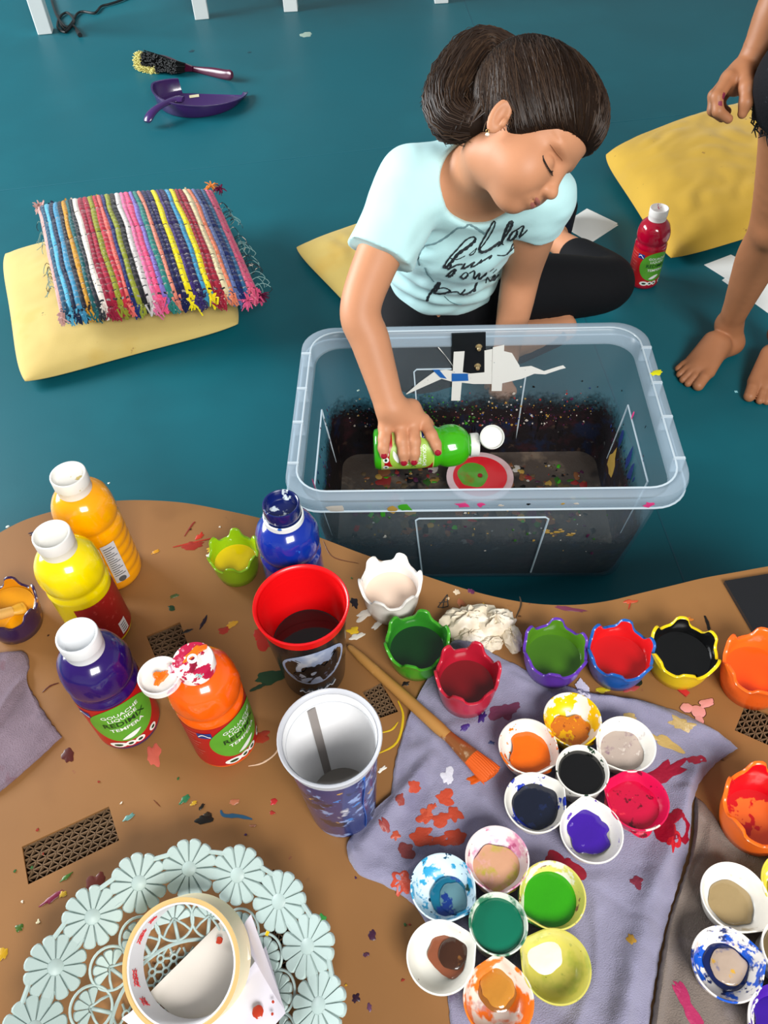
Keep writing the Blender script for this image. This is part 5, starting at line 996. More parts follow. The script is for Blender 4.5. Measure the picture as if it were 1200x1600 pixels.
for k, col in enumerate(stripes):
    u0, u1 = cum[k], cum[k+1]; V = []; Fc = []; nv = 110; nu = 4; ph = random.random()*6
    for j in range(nv+1):
        v = j/nv; rib = 0.0030*abs(math.sin(j*PI/4.0))+0.0006*nz(j*0.7, k*3.1)
        knot = sum(0.0034*math.exp(-((v-vv)/0.012)**2) for vv in (0.27, 0.52, 0.77))
        for i in range(nu+1):
            s = i/nu; wob = 0.0080*nz(v*5, k*0.37+(0 if i < nu else 0.37), 2.0); p = rsurf(u0+(u1-u0)*s+wob, v); bul = math.sin(PI*s)*0.0028
            V.append((p[0], p[1], p[2]+bul+rib-knot))
    for j in range(nv):
        for i in range(nu): a = j*(nu+1)+i; Fc.append((a, a+nu+1, a+nu+2, a+1))
    mm = mat('rag_'+col, col, 0.9, 0.15, sheen=0.2, bump=(900, 0.5, 2), var=(60, 0.15), layers=[('#e8e2da', 260, 0.66, k % 9, 0.05), ('#1a1a24', 150, 0.66, k % 7+3, 0.06)])
    b = MB(); b.add(V, Fc); rs = b.build('rag_strip', mm, rag, ang=80); rs.data.materials.append(mat('stitch_shade_%d' % (k % 3), ['#16161e', '#8f8a86', '#3a2a34'][k % 3], 0.9))
    rs.data.polygons.foreach_set('material_index', [1 if ((q_//nu) % 4 == 0 and (q_*7919+k*31) % 5 < 3) else 0 for q_ in range(len(Fc))])  # thread rows between ribs; the dark ones paint shade into the grooves
    for e, (v0, L_, nn_) in enumerate(((1.0, 0.034, 16), (0.0, 0.016, 7))):
        if e and (k % 3 or k > 34): continue
        b = MB(); base = rsurf((u0+u1)/2, v0); dr = (rq[3]-rq[0]) if e == 0 else (rq[0]-rq[3]); dr = dr/np.linalg.norm(dr)
        big = 1.0 if e == 0 and k % 4 != 1 else 0.6
        for s in range(nn_):
            o_ = np.array([random.gauss(0, 0.004), random.gauss(0, 0.004), random.gauss(0.002, 0.003)]); L2 = L_*random.uniform(0.5, 1.0)*big
            p0 = base+o_*0.6; p1 = p0+np.array([dr[0]*L2*0.6, dr[1]*L2*0.6, 0.006])+o_; p2 = p0+np.array([dr[0]*L2+random.gauss(0, 0.006), dr[1]*L2, -0.010+random.gauss(0, 0.004)])
            b.add(*tube([p0, p1, p2], [0.0028, 0.0026, 0.0016], 5, flat=0.5))
        if b.v: b.build('fringe_tuft', mm, rag)

b = MB()
for s in range(46):     # loose threads along the right side, pale ones at the left
    sd = 1.0 if s < 30 else 0.0; v = random.uniform(0.12, 0.95); base = rsurf(sd, v); dx = (rq[1]-rq[0]); dx = dx/np.linalg.norm(dx)*(1 if sd else -1); L_ = random.uniform(0.012, 0.040) if sd else random.uniform(0.006, 0.016)
    b.add(*tube(spline([base, base+[dx[0]*L_*0.5, dx[1]*L_*0.5, 0.006], base+[dx[0]*L_, dx[1]*L_-0.01, -0.004], base+[dx[0]*L_*0.9+random.gauss(0, 0.006), dx[1]*L_-0.022, -0.008]], 8), 0.0009, 4))
tag(b.build('loose_threads', mat('thread', '#7fa3a0', 0.9, layers=[('#1a1a22', 30, 0.5, 2, 0.05), ('#d9c9b8', 40, 0.6, 5, 0.05)]), rag), kind='stuff')
for (px, py, col, nn_) in [(407, 462, '#5a1434', 26), (388, 470, '#c9547a', 26), (330, 290, '#d8803a', 18), (345, 294, '#5a1434', 18), (62, 322, '#c9a09a', 14)]:
    b = MB(); c0 = P(px, py, RZ+0.012); c0 = c0-np.array([rc_[0], rc_[1], RZ])
    for s in range(nn_): d_ = np.array([random.gauss(0, 1), random.gauss(-0.2, 1), random.gauss(0, 0.6)]); d_ /= np.linalg.norm(d_); b.add(*tube([c0, c0+d_*0.012, c0+d_*random.uniform(0.014, 0.026)+[0, 0, -0.004]], [0.0026, 0.0024, 0.0012], 5, flat=0.5))
    b.build('corner_tassel', mat('rag_'+col, col, 0.9, 0.15), rag)
# ================================================================== PEOPLE: smooth blended bodies, one surface each
class Field:
    """signed distance field made of blended limbs; prims = list of (fn, lo, hi, k, op)"""
    def __init__(s): s.p = []
    def cone(s, a, b, ra, rb, k=0.015, op='u', fl=None):
        a = np.array(a, float); b = np.array(b, float); R = max(ra, rb)
        def fn(X):
            d = b-a; L2 = d@d+1e-12; t = np.clip(((X-a)@d)/L2, 0, 1); Pt = a+t[..., None]*d; v = X-Pt
            if fl is not None:     # flatten along a direction
                ax, sc = fl; c = v@ax; v = v+((c*(1/sc-1))[..., None])*ax
            return np.linalg.norm(v, axis=-1)-(ra+(rb-ra)*t)
        s.p.append((fn, np.minimum(a, b)-R, np.maximum(a, b)+R, k, op)); return s
    def chain(s, pts, rad, k=0.012, op='u', fl=None):
        if len(pts) > 2 and max(rad) > 0.02:      # smooth limb: resample the joints
            m_ = 8*(len(pts)-1)+1; rad = [float(r[0]) for r in spline([np.array([r]) for r in rad], m_)]; pts = spline(pts, m_); k = min(k, 0.003)
        for i in range(len(pts)-1): s.cone(pts[i], pts[i+1], rad[i], rad[i+1], k, op, fl)
        return s
    def ell(s, c, r, M=None, k=0.015, op='u'):
        c = np.array(c, float); r = np.array(r, float); M = np.eye(3) if M is None else np.array(M)   # rows = local axes
        def fn(X):
            q = (X-c)@M.T; k0 = np.linalg.norm(q/r, axis=-1); k1 = np.linalg.norm(q/(r*r), axis=-1)+1e-9; return k0*(k0-1)/k1
        R = max(r); s.p.append((fn, c-R, c+R, k, op)); return s
    def plane(s, p, n, k=0.0):
        p = np.array(p, float); n = np.array(n, float); n /= np.linalg.norm(n)
        s.p.append((lambda X: (X-p)@n, None, None, k, 'i')); return s
    def grid(s, lo, hi, h):
        lo = np.array(lo, float); hi = np.array(hi, float); n = np.ceil((hi-lo)/h).astype(int)+1
        ax = [lo[i]+h*np.arange(n[i]) for i in range(3)]; F = np.full(n, 0.05, np.float64)
        for fn, a, b, k, op in s.p:
            if a is None: sl = tuple(slice(0, n[i]) for i in range(3))
            else:
                m = k+4*h+(0.05 if op == 'u' else 0.0); i0 = np.clip(np.floor((a-m-lo)/h).astype(int), 0, n); i1 = np.clip(np.ceil((b+m-lo)/h).astype(int)+1, 0, n)
                if np.any(i1 <= i0): continue
                sl = tuple(slice(i0[i], i1[i]) for i in range(3))
            X = np.stack(np.meshgrid(*[ax[i][sl[i]] for i in range(3)], indexing='ij'), -1); d = fn(X); f = F[sl]
            if op == 'u':
                hh = np.clip(0.5+0.5*(f-d)/max(k, 1e-6), 0, 1); F[sl] = f*(1-hh)+d*hh-k*hh*(1-hh)
            else:
                if op == 's': d = -d
                hh = np.clip(0.5-0.5*(f-d)/max(k, 1e-6), 0, 1); F[sl] = f*(1-hh)+d*hh+k*hh*(1-hh)
        return F, lo
def nets(F, lo, h, skip=None):
    S = F < 0; n = np.array(F.shape)
    c = [S[i:n[0]-1+i, j:n[1]-1+j, k:n[2]-1+k] for i in (0, 1) for j in (0, 1) for k in (0, 1)]
    cnt = sum(x.astype(np.int8) for x in c); act = (cnt > 0) & (cnt < 8); idx = np.argwhere(act)
    if len(idx) == 0: return [], []
    if skip is not None:
        ctr = lo+(idx+0.5)*h; keep = np.ones(len(idx), bool)
        for a, b in skip: keep &= ~np.all((ctr > a) & (ctr < b), axis=1)
        idx = idx[keep]
    off = np.array([(i, j, k) for i in (0, 1) for j in (0, 1) for k in (0, 1)]); val = np.stack([F[idx[:, 0]+o[0], idx[:, 1]+o[1], idx[:, 2]+o[2]] for o in off], 1)
    acc = np.zeros((len(idx), 3)); num = np.zeros(len(idx))
    for a in range(8):
        for b in range(a+1, 8):
            if np.abs(off[a]-off[b]).sum() != 1: continue
            m = (val[:, a] < 0) != (val[:, b] < 0); t = np.where(m, val[:, a]/(val[:, a]-val[:, b]+1e-20), 0); p = off[a]+t[:, None]*(off[b]-off[a]); acc += np.where(m[:, None], p, 0); num += m
    V = lo+(idx+acc/np.maximum(num, 1)[:, None])*h
    ids = -np.ones(n-1, int); ids[idx[:, 0], idx[:, 1], idx[:, 2]] = np.arange(len(idx)); Q_ = []
    for ax in range(3):
        u, v = [(1, 2), (2, 0), (0, 1)][ax]; sl0 = [slice(None)]*3; sl1 = [slice(None)]*3; sl0[ax] = slice(0, n[ax]-1); sl1[ax] = slice(1, n[ax])
        e = np.argwhere(S[tuple(sl0)] != S[tuple(sl1)]); e = e[(e[:, u] > 0) & (e[:, v] > 0) & (e[:, u] < n[u]-1) & (e[:, v] < n[v]-1)]
        fl = S[tuple(e.T)]; du = np.zeros(3, int); du[u] = 1; dv = np.zeros(3, int); dv[v] = 1
        q = np.stack([ids[tuple((e-du-dv).T)], ids[tuple((e-dv).T)], ids[tuple(e.T)], ids[tuple((e-du).T)]], 1)
        ok = np.all(q >= 0, axis=1); q = q[ok]; fl = fl[ok]; q[~fl] = q[~fl][:, ::-1]; Q_.append(q)
    return V, np.concatenate(Q_)
def skin_mesh(name, field, regions, coarse):
    """regions: fine boxes (lo, hi, h); coarse: (lo, hi, h)"""
    Vs, Fs, o = [], [], 0
    for k, (lo, hi, h) in enumerate(list(regions)+[coarse]):
        F, l0 = field.grid(lo, hi, h); sk = None
        if k == len(regions): sk = [(np.array(a)+1.3*h, np.array(b)-1.3*h) for a, b, _ in regions]
        V, Q_ = nets(F, l0, h, sk)
        if len(V): Vs.append(V); Fs.append(Q_+o); o += len(V)
    V = np.concatenate(Vs); Fc = np.concatenate(Fs); me = bpy.data.meshes.new(name)
    me.vertices.add(len(V)); me.vertices.foreach_set('co', V.ravel()); me.loops.add(4*len(Fc)); me.loops.foreach_set('vertex_index', Fc.ravel().astype(np.int32))
    me.polygons.add(len(Fc)); me.polygons.foreach_set('loop_start', np.arange(0, 4*len(Fc), 4, dtype=np.int32)); me.polygons.foreach_set('loop_total', np.full(len(Fc), 4, np.int32))
    me.update(calc_edges=True); me.validate(); me.polygons.foreach_set('use_smooth', [True]*len(me.polygons))
    return me
def relax(me, it=2, f=0.5):
    n = len(me.vertices); V = np.empty(3*n); me.vertices.foreach_get('co', V); V = V.reshape(-1, 3); E = np.empty(2*len(me.edges), int); me.edges.foreach_get('vertices', E); E = E.reshape(-1, 2)
    deg = np.bincount(E.ravel(), minlength=n)[:, None]
    for _ in range(it):
        S = np.zeros_like(V); np.add.at(S, E[:, 0], V[E[:, 1]]); np.add.at(S, E[:, 1], V[E[:, 0]]); V = V*(1-f)+f*S/np.maximum(deg, 1)
    me.vertices.foreach_set('co', V.ravel()); me.update(); return me
def region_mat(me, mats, test):
    """test(centres Nx3) -> material index array"""
    for m_ in mats: me.materials.append(m_)
    c = np.empty(3*len(me.polygons)); me.polygons.foreach_get('center', c); me.polygons.foreach_set('material_index', test(c.reshape(-1, 3)).astype(np.int32)); me.update()

# ------------------------------------------------------------------ the girl
def cvec(x, y, z): v = CM @ np.array([x, y, z], float); return v/np.linalg.norm(v)
hf = cvec(0.71, -0.69, 0.21); hu = cvec(0.68, 0.70, 0.24); hu = hu-hf*(hu@hf); hu /= np.linalg.norm(hu); hr = np.cross(hf, hu)
HC = D(820, 208, 1.135); HS = 0.885
HMt = np.array([hf, hr, hu])
def hl(F_, R_, U_): return HC+HS*(hf*F_+hr*R_+hu*U_)
def hs(*r): return np.array(r)*HS
pel = np.array([0.150, 1.440, 0.165]); waist = np.array([0.145, 1.385, 0.27]); chest = np.array([0.158, 1.285, 0.42]); uch = np.array([0.172, 1.225, 0.515]); nb = np.array([0.178, 1.195, 0.575])
shR = np.array([0.072, 1.205, 0.530]); shL = np.array([0.276, 1.205, 0.500])
elR = P(563, 482, 0.405); wrR = P(609, 634, 0.282)
elL = P(815, 425, 0.305); wrL = P(789, 560, 0.130)
hipR = np.array([0.085, 1.44, 0.150]); hipL = np.array([0.225, 1.445, 0.150])
knL = P(950, 442, 0.085); anL = P(868, 374, 0.055); toL = P(884, 326, 0.040)
knR = np.array([0.075, 1.265, 0.125]); anR = P(880, 512, 0.055); toR = P(815, 545, 0.05)
# hand that grips the green bottle: finger points on the bottle's surface
axd = (gb1-gb0)/np.linalg.norm(gb1-gb0)
def on_bottle(px, py, off):
    r = CM @ np.array([(px-600)/FPX, -(py-800)/FPX, -1.0]); r /= np.linalg.norm(r); o_ = CAMP-gb0; dp_ = r-axd*(r@axd); op = o_-axd*(o_@axd); R = BODY_R+off
    A_ = dp_@dp_; B_ = 2*dp_@op; C_ = op@op-R*R; ds = B_*B_-4*A_*C_
    if ds < 0: t_ = -B_/(2*A_); p = CAMP+r*t_; q = p-gb0-axd*((p-gb0)@axd); return gb0+axd*((p-gb0)@axd)+q/np.linalg.norm(q)*R
    return CAMP+r*((-B_-math.sqrt(ds))/(2*A_))
fr_ = 0.0082
fing = [ [(602, 668), (600, 686), (599, 700), (600, 711)], [(625, 664), (628, 690), (630, 708), (631, 722)], [(645, 661), (648, 690), (648, 708), (647, 721)], [(661, 657), (674, 680), (681, 694), (684, 706)] ]
fing3 = [[on_bottle(x, y, fr_+(0.006 if i == 0 else 0.001)) for i, (x, y) in enumerate(f)] for f in fing]
girl = Field()
# torso, neck, head
girl.cone(pel, waist, 0.105, 0.088, 0.03, fl=(np.array([0, 0.9, 0.43]), 0.85)).cone(waist, chest, 0.088, 0.098, 0.03, fl=(np.array([0, 0.9, 0.43]), 0.80)).cone(chest, uch, 0.098, 0.080, 0.03, fl=(np.array([0, 0.9, 0.43]), 0.78))
girl.cone(shR, uch, 0.043, 0.055, 0.03).cone(shL, uch, 0.043, 0.055, 0.03)
girl.cone(nb-[0, 0, 0.03], hl(-0.022, 0, -0.055), 0.044, 0.040, 0.025)
girl.ell(hl(-0.010, 0, 0.030), hs(0.094, 0.076, 0.082), HMt, 0.01).ell(hl(0.048, 0, 0.028), hs(0.044, 0.060, 0.050), HMt, 0.02)
girl.ell(hl(0.030, 0, -0.028), hs(0.058, 0.061, 0.072), HMt, 0.02).ell(hl(0.016, 0, -0.045), hs(0.050, 0.060, 0.045), HMt, 0.02)
FD = -0.011      # a child's features sit low in the face
girl.ell(hl(0.053, 0, -0.088), hs(0.022, 0.025, 0.019), HMt, 0.024)
eye_ax = {}
for s_ in (-1, 1):
    girl.ell(hl(0.050, s_*0.036, -0.048), hs(0.034, 0.031, 0.036), HMt, 0.02)
    n_ = hf*0.82+hr*s_*0.57; t_ = np.cross(n_, hu); eM = np.array([n_, t_, hu]); ec = hl(0.0670, s_*0.0350, -0.0090+FD); eye_ax[s_] = (ec, n_, t_)
    girl.ell(hl(0.0850, s_*0.0400, 0.000+FD), hs(0.012, 0.018, 0.0085), eM, 0.014, 's')
    girl.ell(ec, hs(0.0145, 0.0165, 0.0115), eM, 0.004)
    girl.ell(hl(0.0735, s_*0.031, 0.014+FD*0.5), hs(0.010, 0.022, 0.005), HMt, 0.016)
girl.cone(hl(0.080, 0, -0.002+FD*0.6), hl(0.0935, 0, -0.029+FD), 0.0085*HS, 0.0085*HS, 0.014).ell(hl(0.0972, 0, -0.0335+FD), hs(0.0093, 0.0102, 0.0086), HMt, 0.009)
for s_ in (-1, 1): girl.ell(hl(0.0890, s_*0.0110, -0.0370+FD), hs(0.0078, 0.0062, 0.0060), HMt, 0.006)
girl.ell(hl(0.0775, 0, -0.068), hs(0.0125, 0.0240, 0.0110), HMt, 0.012)
girl.ell(hl(0.0835, 0, -0.0670), hs(0.0078, 0.0170, 0.0048), HMt, 0.005).ell(hl(0.0800, 0, -0.0755), hs(0.0080, 0.0150, 0.0052), HMt, 0.005)
girl.ell(hl(0.0885, 0, -0.0713), hs(0.006, 0.0190, 0.0010), HMt, 0.003, 's')
for s_ in (-1, 1):
    et = np.array([hf*0.93+hu*0.1+hr*s_*(-0.30), hr*s_*0.95+hf*0.3, hu]); et = np.array([v/np.linalg.norm(v) for v in et])
    girl.ell(hl(-0.018, s_*0.0765, -0.020), hs(0.0150, 0.0060, 0.0270), et, 0.006)
    girl.ell(hl(-0.014, s_*0.0825, -0.017), hs(0.0085, 0.0058, 0.0175), et, 0.003, 's')
    girl.ell(hl(-0.006, s_*0.0775, -0.024), hs(0.0045, 0.0045, 0.0070), et, 0.004)
# arms
girl.chain([shR, (shR+elR)/2+[-0.006, 0, 0], elR, elR*0.66+wrR*0.34, wrR], [0.042, 0.036, 0.0315, 0.0305, 0.0235], 0.02)
girl.chain([shL, (shL+elL)/2, elL, elL*0.6+wrL*0.4, wrL], [0.044, 0.040, 0.035, 0.032, 0.024], 0.02)
kn = [f[0] for f in fing3]; pc_ = np.mean(kn, axis=0)
for i, k_ in enumerate(kn): girl.cone(wrR*0.80+k_*0.20, k_, 0.0185, 0.0115, 0.012)
for i, f in enumerate(fing3): girl.chain(f, [0.0108, 0.0095, 0.0085, 0.0070], 0.005)
# thumb: leaves the side of the palm and closes behind the bottle
tb0 = wrR*0.55+kn[3]*0.45+axd*0.012; th_ax = gb0+axd*((kn[3]-gb0)@axd); back = np.array([0.0, 1.0, -0.15]); back /= np.linalg.norm(back)
girl.chain([wrR*0.8+kn[3]*0.2, tb0+back*0.012, th_ax+back*0.043+axd*0.008+[0, 0, 0.018], th_ax+back*0.045+axd*0.022+[0, 0, -0.004]], [0.015, 0.0130, 0.0105, 0.0085], 0.01)
# left hand, palm down on the floor side behind the box
lp = P(786, 585, 0.085); girl.cone(wrL, lp, 0.022, 0.020, 0.015)
for i, (px, py) in enumerate([(770, 612), (780, 618), (791, 618), (801, 611)]): girl.chain([lp*0.7+P(px, py, 0.06)*0.3, P(px, py, 0.062), P(px, py+8, 0.035)], [0.010, 0.0085, 0.0065], 0.006)
girl.chain([lp, P(766, 592, 0.08), P(760, 604, 0.06)], [0.011, 0.009, 0.007], 0.008)
# legs
girl.chain([hipL, hipL*0.5+knL*0.5, knL, knL*0.5+anL*0.5+[0.005, 0, 0], anL], [0.075, 0.066, 0.050, 0.039, 0.026], 0.02); girl.chain([anL, toL], [0.028, 0.022], 0.015)
girl.chain([hipR, knR], [0.075, 0.052], 0.02); girl.chain([knR, (knR+anR)/2, anR], [0.048, 0.043, 0.026], 0.02); girl.chain([anR, toR], [0.028, 0.022], 0.015)
hb0 = HC-0.125; hb1 = HC+0.125; rh0 = np.minimum(np.min([p for f in fing3 for p in f], axis=0), wrR)-0.03; rh1 = np.maximum(np.max([p for f in fing3 for p in f], axis=0), wrR)+[0.03, 0.05, 0.02]
skin = mat('skin_girl', '#c68a66', 0.5, 0.35, var=(9, 0.06), bump=(600, 0.05, 2)); lip = mat('lips_girl', '#b0685c', 0.4); nail = mat('nail_red', '#a3152c', 0.2, coat=0.4)
gme = skin_mesh('body', girl, [(hb0, hb1, 0.0018), (rh0, rh1, 0.0019)], (np.array([-0.12, 0.85, -0.01]), np.array([0.72, 2.05, 0.68]), 0.0055))
relax(gme, 1, 0.35)
nailpts = [f[-1]+(CAMP-f[-1])/np.linalg.norm(CAMP-f[-1])*0.0055+(f[-1]-f[-2])/np.linalg.norm(f[-1]-f[-2])*0.002 for f in fing3]
def gtest(c):
    idx = np.zeros(len(c)); q = (c-HC)@HMt.T/HS
    e1 = ((q[:, 0]-0.087)/0.0085)**2+(q[:, 1]/0.0185)**2+((q[:, 2]+0.0672)/0.0040)**2 < 1; e2 = ((q[:, 0]-0.0835)/0.0085)**2+(q[:, 1]/0.0160)**2+((q[:, 2]+0.0757)/0.0045)**2 < 1
    idx[(e1 | e2) & (q[:, 0] > 0.079)] = 1
    for p in nailpts: idx[np.linalg.norm(c-p, axis=1) < 0.0052] = 2
    return idx
region_mat(gme, [skin, lip, nail], gtest)
per = thing('person', 'girl in a pale aqua printed T-shirt sitting on the floor, pouring from a green bottle', 'person', (0.15, 1.42, 0.0))
def adopt(o, par): o.parent = par; o.matrix_parent_inverse = Matrix.Translation(-Vector(par.location)); return o
gbody = adopt(link('body', gme), per)

# T-shirt
sh = Field(); tf = np.array([0, 0.9, 0.43])
slR = shR*0.42+elR*0.58; slL = shL*0.74+elL*0.26
sh.cone(shR, slR+[-0.004, 0, 0], 0.055, 0.057, 0.02).cone(shL, slL, 0.053, 0.053, 0.02)
# folds
for a, b, r_ in [((590, 400), (700, 440), 0.010), ((610, 450), (720, 470), 0.009), ((640, 300), (650, 380), 0.010), ((690, 330), (700, 390), 0.008), ((600, 480), (740, 490), 0.010), ((740, 330), (720, 360), 0.007)]:
    za = 0.0
fold_dirs = [(np.array([0.055, 1.24, 0.46]), np.array([0.09, 1.24, 0.40])), ]
dR = (elR-shR)/np.linalg.norm(elR-shR); dL = (elL-shL)/np.linalg.norm(elL-shL)
class Cut: pass
def limb_cut(field, p, d, c, rad):
    """remove everything past point p along d within rad of the limb axis"""
    p = np.array(p); d = np.array(d)
    def fn(X):
        v = X-p; t = v@d; rr = np.linalg.norm(v-t[..., None]*d, axis=-1); return np.maximum(np.maximum(-t, t-0.065), rr-rad)
    field.p.append((fn, p-rad-0.12, p+rad+0.12, 0.002, 's'))
limb_cut(sh, slR, dR, 0, 0.075); limb_cut(sh, slL, dL, 0, 0.068)
sh.cone(pel+[0, -0.005, 0.03], waist, 0.108, 0.104, 0.03, fl=(tf, 0.88)).cone(waist, chest, 0.104, 0.110, 0.03, fl=(tf, 0.85)).cone(chest, uch, 0.110, 0.090, 0.03, fl=(tf, 0.84))
sh.cone(shR+[0.005, 0, 0.002], uch, 0.050, 0.062, 0.02).cone(shL, uch, 0.048, 0.062, 0.03)
nd = hl(-0.02, 0, -0.05)-(nb-[0, 0, 0.02]); nd /= np.linalg.norm(nd)
sh.cone(nb-[0.004, 0.028, 0.030], nb+nd*0.12+[0.0, -0.02, 0], 0.062, 0.085, 0.004, 's')
sh.plane(pel+[0, 0, 0.005], [0.05, -0.15, -1.0])
sme = skin_mesh('shirt', sh, [], (np.array([-0.06, 1.02, 0.12]), np.array([0.40, 1.58, 0.64]), 0.0036)); relax(sme, 1, 0.3)
# wrinkle the cloth
n_ = len(sme.vertices); V_ = np.empty(3*n_); sme.vertices.foreach_get('co', V_); V_ = V_.reshape(-1, 3); Nn = np.empty(3*n_); sme.vertices.foreach_get('normal', Nn); Nn = Nn.reshape(-1, 3)
for i in range(n_):
    x, y, z = V_[i]; a_ = 0.0060*nz(x*9+z*6, z*22-x*10, y*6)+0.0030*nz(x*26+z*14, z*34-x*20, y*16); low = max(0, 1-abs(z-0.25)/0.12); a_ += 0.004*low*math.sin(z*120+x*24+2*nz(x*8, z*8))
    V_[i] += Nn[i]*a_
sme.vertices.foreach_set('co', V_.ravel()); sme.update()
sme.materials.append(mat('shirt_aqua', '#bfe8ea', 0.85, 0.2, bump=(700, 0.1, 2), sheen=0.2, var=(8, 0.03)))
shirt = adopt(link('t_shirt', sme), per)
# leggings and socks
lg_ = Field()
lg_.cone(pel-[0, 0, 0.01], pel+[0, 0, 0.06], 0.118, 0.104, 0.03, fl=(tf, 0.9))
lg_.chain([hipL, hipL*0.5+knL*0.5, knL, knL*0.45+anL*0.55], [0.082, 0.073, 0.058, 0.046], 0.025); lg_.chain([hipR, knR, knR*0.5+anR*0.5], [0.082, 0.060, 0.050], 0.025)
lg_.plane((0, 0, 0.004), (0, 0, -1.0))
lme_ = skin_mesh('leggings', lg_, [], (np.array([-0.05, 1.12, -0.01]), np.array([0.72, 1.95, 0.30]), 0.005)); relax(lme_, 1); lme_.materials.append(mat('black_jersey', '#0b0c10', 0.8, 0.2, bump=(500, 0.1))); adopt(link('leggings', lme_), per)
for a, b in ((anL*0.72+toL*0.28, toL), (anR*0.75+toR*0.25, toR)):
    sk_ = Field(); sk_.chain([a, b+(b-a)*0.1], [0.033, 0.029], 0.01); sk_.plane((0, 0, 0.002), (0, 0, -1.0)); k_ = skin_mesh('sock', sk_, [], (np.minimum(a, b)-0.06, np.maximum(a, b)+0.06, 0.004)); k_.materials.append(mat('navy_sock', '#0c1424', 0.85, 0.15, bump=(500, 0.2))); adopt(link('sock', k_), per)

# hair: cap over the skull, ponytail behind, then strands
hr_f = Field(); hc_ = hl(-0.011, 0, 0.037); hrad = hs(0.107, 0.090, 0.096)
hr_f.ell(hc_, hrad, HMt, 0.01).ell(hl(0.035, 0, 0.060), hs(0.066, 0.069, 0.055), HMt, 0.02)
hr_f.ell(hl(0.096, 0, -0.066), hs(0.090, 0.135, 0.103), HMt, 0.008, 's')
for s_ in (-1, 1): hr_f.ell(hl(-0.012, s_*0.094, -0.026), hs(0.020, 0.034, 0.032), HMt, 0.008, 's')
hr_f.ell(hl(0.02, 0, -0.13), hs(0.12, 0.12, 0.085), HMt, 0.01, 's')
tie = D(806, 96, 1.165); tail = [tie, D(776, 76, 1.18), D(742, 84, 1.18), D(718, 120, 1.170), D(702, 160, 1.155), D(712, 188, 1.140), D(744, 196, 1.125)]; trad = [0.019, 0.023, 0.030, 0.035, 0.034, 0.028, 0.016]
hr_f.chain(tail, trad, 0.012); hr_f.cone(hc_-hf*0.045+hu*0.02, tie, 0.055, 0.022, 0.02)
hme = skin_mesh('hair', hr_f, [], (HC-0.2+np.array([-0.03, 0, 0]), HC+0.2, 0.0032)); relax(hme, 2)
hair_m = mat('hair_brown', '#1d120b', 0.75, 0.12, bump=(180, 0.3), var=(40, 0.3)); hme.materials.append(hair_m)
hair = adopt(link('hair', hme), per)
from mathutils.bvhtree import BVHTree
hb_ = BVHTree.FromPolygons([v.co for v in hme.vertices], [tuple(p.vertices) for p in hme.polygons])
def to_hair(p, off):
    q, nn_, ix, dd = hb_.find_nearest(Vector(p)); return np.array(q)+np.array(nn_)*off
ms = [MB(), MB(), MB()]
tieL = (tie-hc_)@HMt.T
for i in range(900):
    a = random.uniform(-2.5, 2.5); side = math.copysign(1, a)
    # start on the hairline: forehead (a=0) to behind the ear
    aa = abs(a)/2.5
    st = np.array([0.105-0.05*aa-0.085*aa*aa, side*0.084*math.sin(min(1, aa*1.5)*PI/2), 0.058-0.10*aa])*1.0
    st = st+np.array([random.gauss(0, 0.012), random.gauss(0, 0.006), random.gauss(0.004, 0.012)])
    en = (tie-HC)@HMt.T/HS+np.array([random.gauss(0, 0.006)]*3)
    mid = (st+en)/2; mid = mid+np.array([0.0, side*0.050*min(1, aa*1.8+0.1), 0.055*max(0, 1-aa*1.5)]); path = spline([st, mid, en], 12); off = random.uniform(-0.0004, 0.0009); out = []
    for p in path: out.append(to_hair(hl(*p), off))
    if np.linalg.norm(out[0]-hl(*st)) > 0.035: continue
    r0 = random.uniform(0.0004, 0.0010); ms[i % 3].add(*tube(out, [r0*0.5]+[r0]*10+[r0*0.7], 4, flat=0.6))
for i in range(420):     # from behind the ears and the nape up to the tie
    side = random.choice((1, 1, -1)); u_ = random.random(); st = np.array([-0.015-0.075*u_, side*0.088*math.cos(u_*1.3), -0.005-0.055*u_+random.gauss(0, 0.02)]); en = (tie-HC)@HMt.T/HS+np.array([random.gauss(0, 0.008)]*3)
    out = [to_hair(hl(*p), random.uniform(-0.0004, 0.0009)) for p in spline([st, (st+en)/2+np.array([-0.01, side*0.02, 0.01]), en], 12)]
    r0 = random.uniform(0.0004, 0.0010); ms[i % 3].add(*tube(out, [r0*0.5]+[r0]*10+[r0*0.7], 4, flat=0.6))
for i in range(420):
    th = random.random()*2*PI; rr_ = random.uniform(0.75, 1.06); n1 = 7; out = []
    tw_ = random.uniform(-0.5, 0.5)
    for j, p in enumerate(tail):
        t_ = tail[min(j+1, 6)]-tail[max(j-1, 0)]; t_ /= np.linalg.norm(t_); s1 = np.cross(t_, cvec(0, 0, 1)); s1 /= np.linalg.norm(s1); s2 = np.cross(s1, t_); aa = th+tw_*j/6
        out.append(p+(s1*math.cos(aa)+s2*math.sin(aa))*trad[j]*rr_)
    e = random.choice([5, 6, 7]); q = [to_hair(p, random.uniform(-0.0005, 0.0018)+(0.006*(random.random() < 0.12)*jj/16)) for jj, p in enumerate(spline(out[:e], 18))]; q = spline(q, 16); r0 = random.uniform(0.0005, 0.0013); ms[i % 3].add(*tube(q, [r0]*13+[r0*0.8, r0*0.6, r0*0.3], 4, flat=0.6))
for k_, (mb, cc) in enumerate(zip(ms, ('#24170f', '#2e1f15', '#3d2b1d'))): adopt(tag(mb.build('hair_strands', mat('strand_'+cc, cc, 0.5, 0.3)), kind='stuff'), per)
mb = MB()     # loose wisps at the temple and in front of the ear
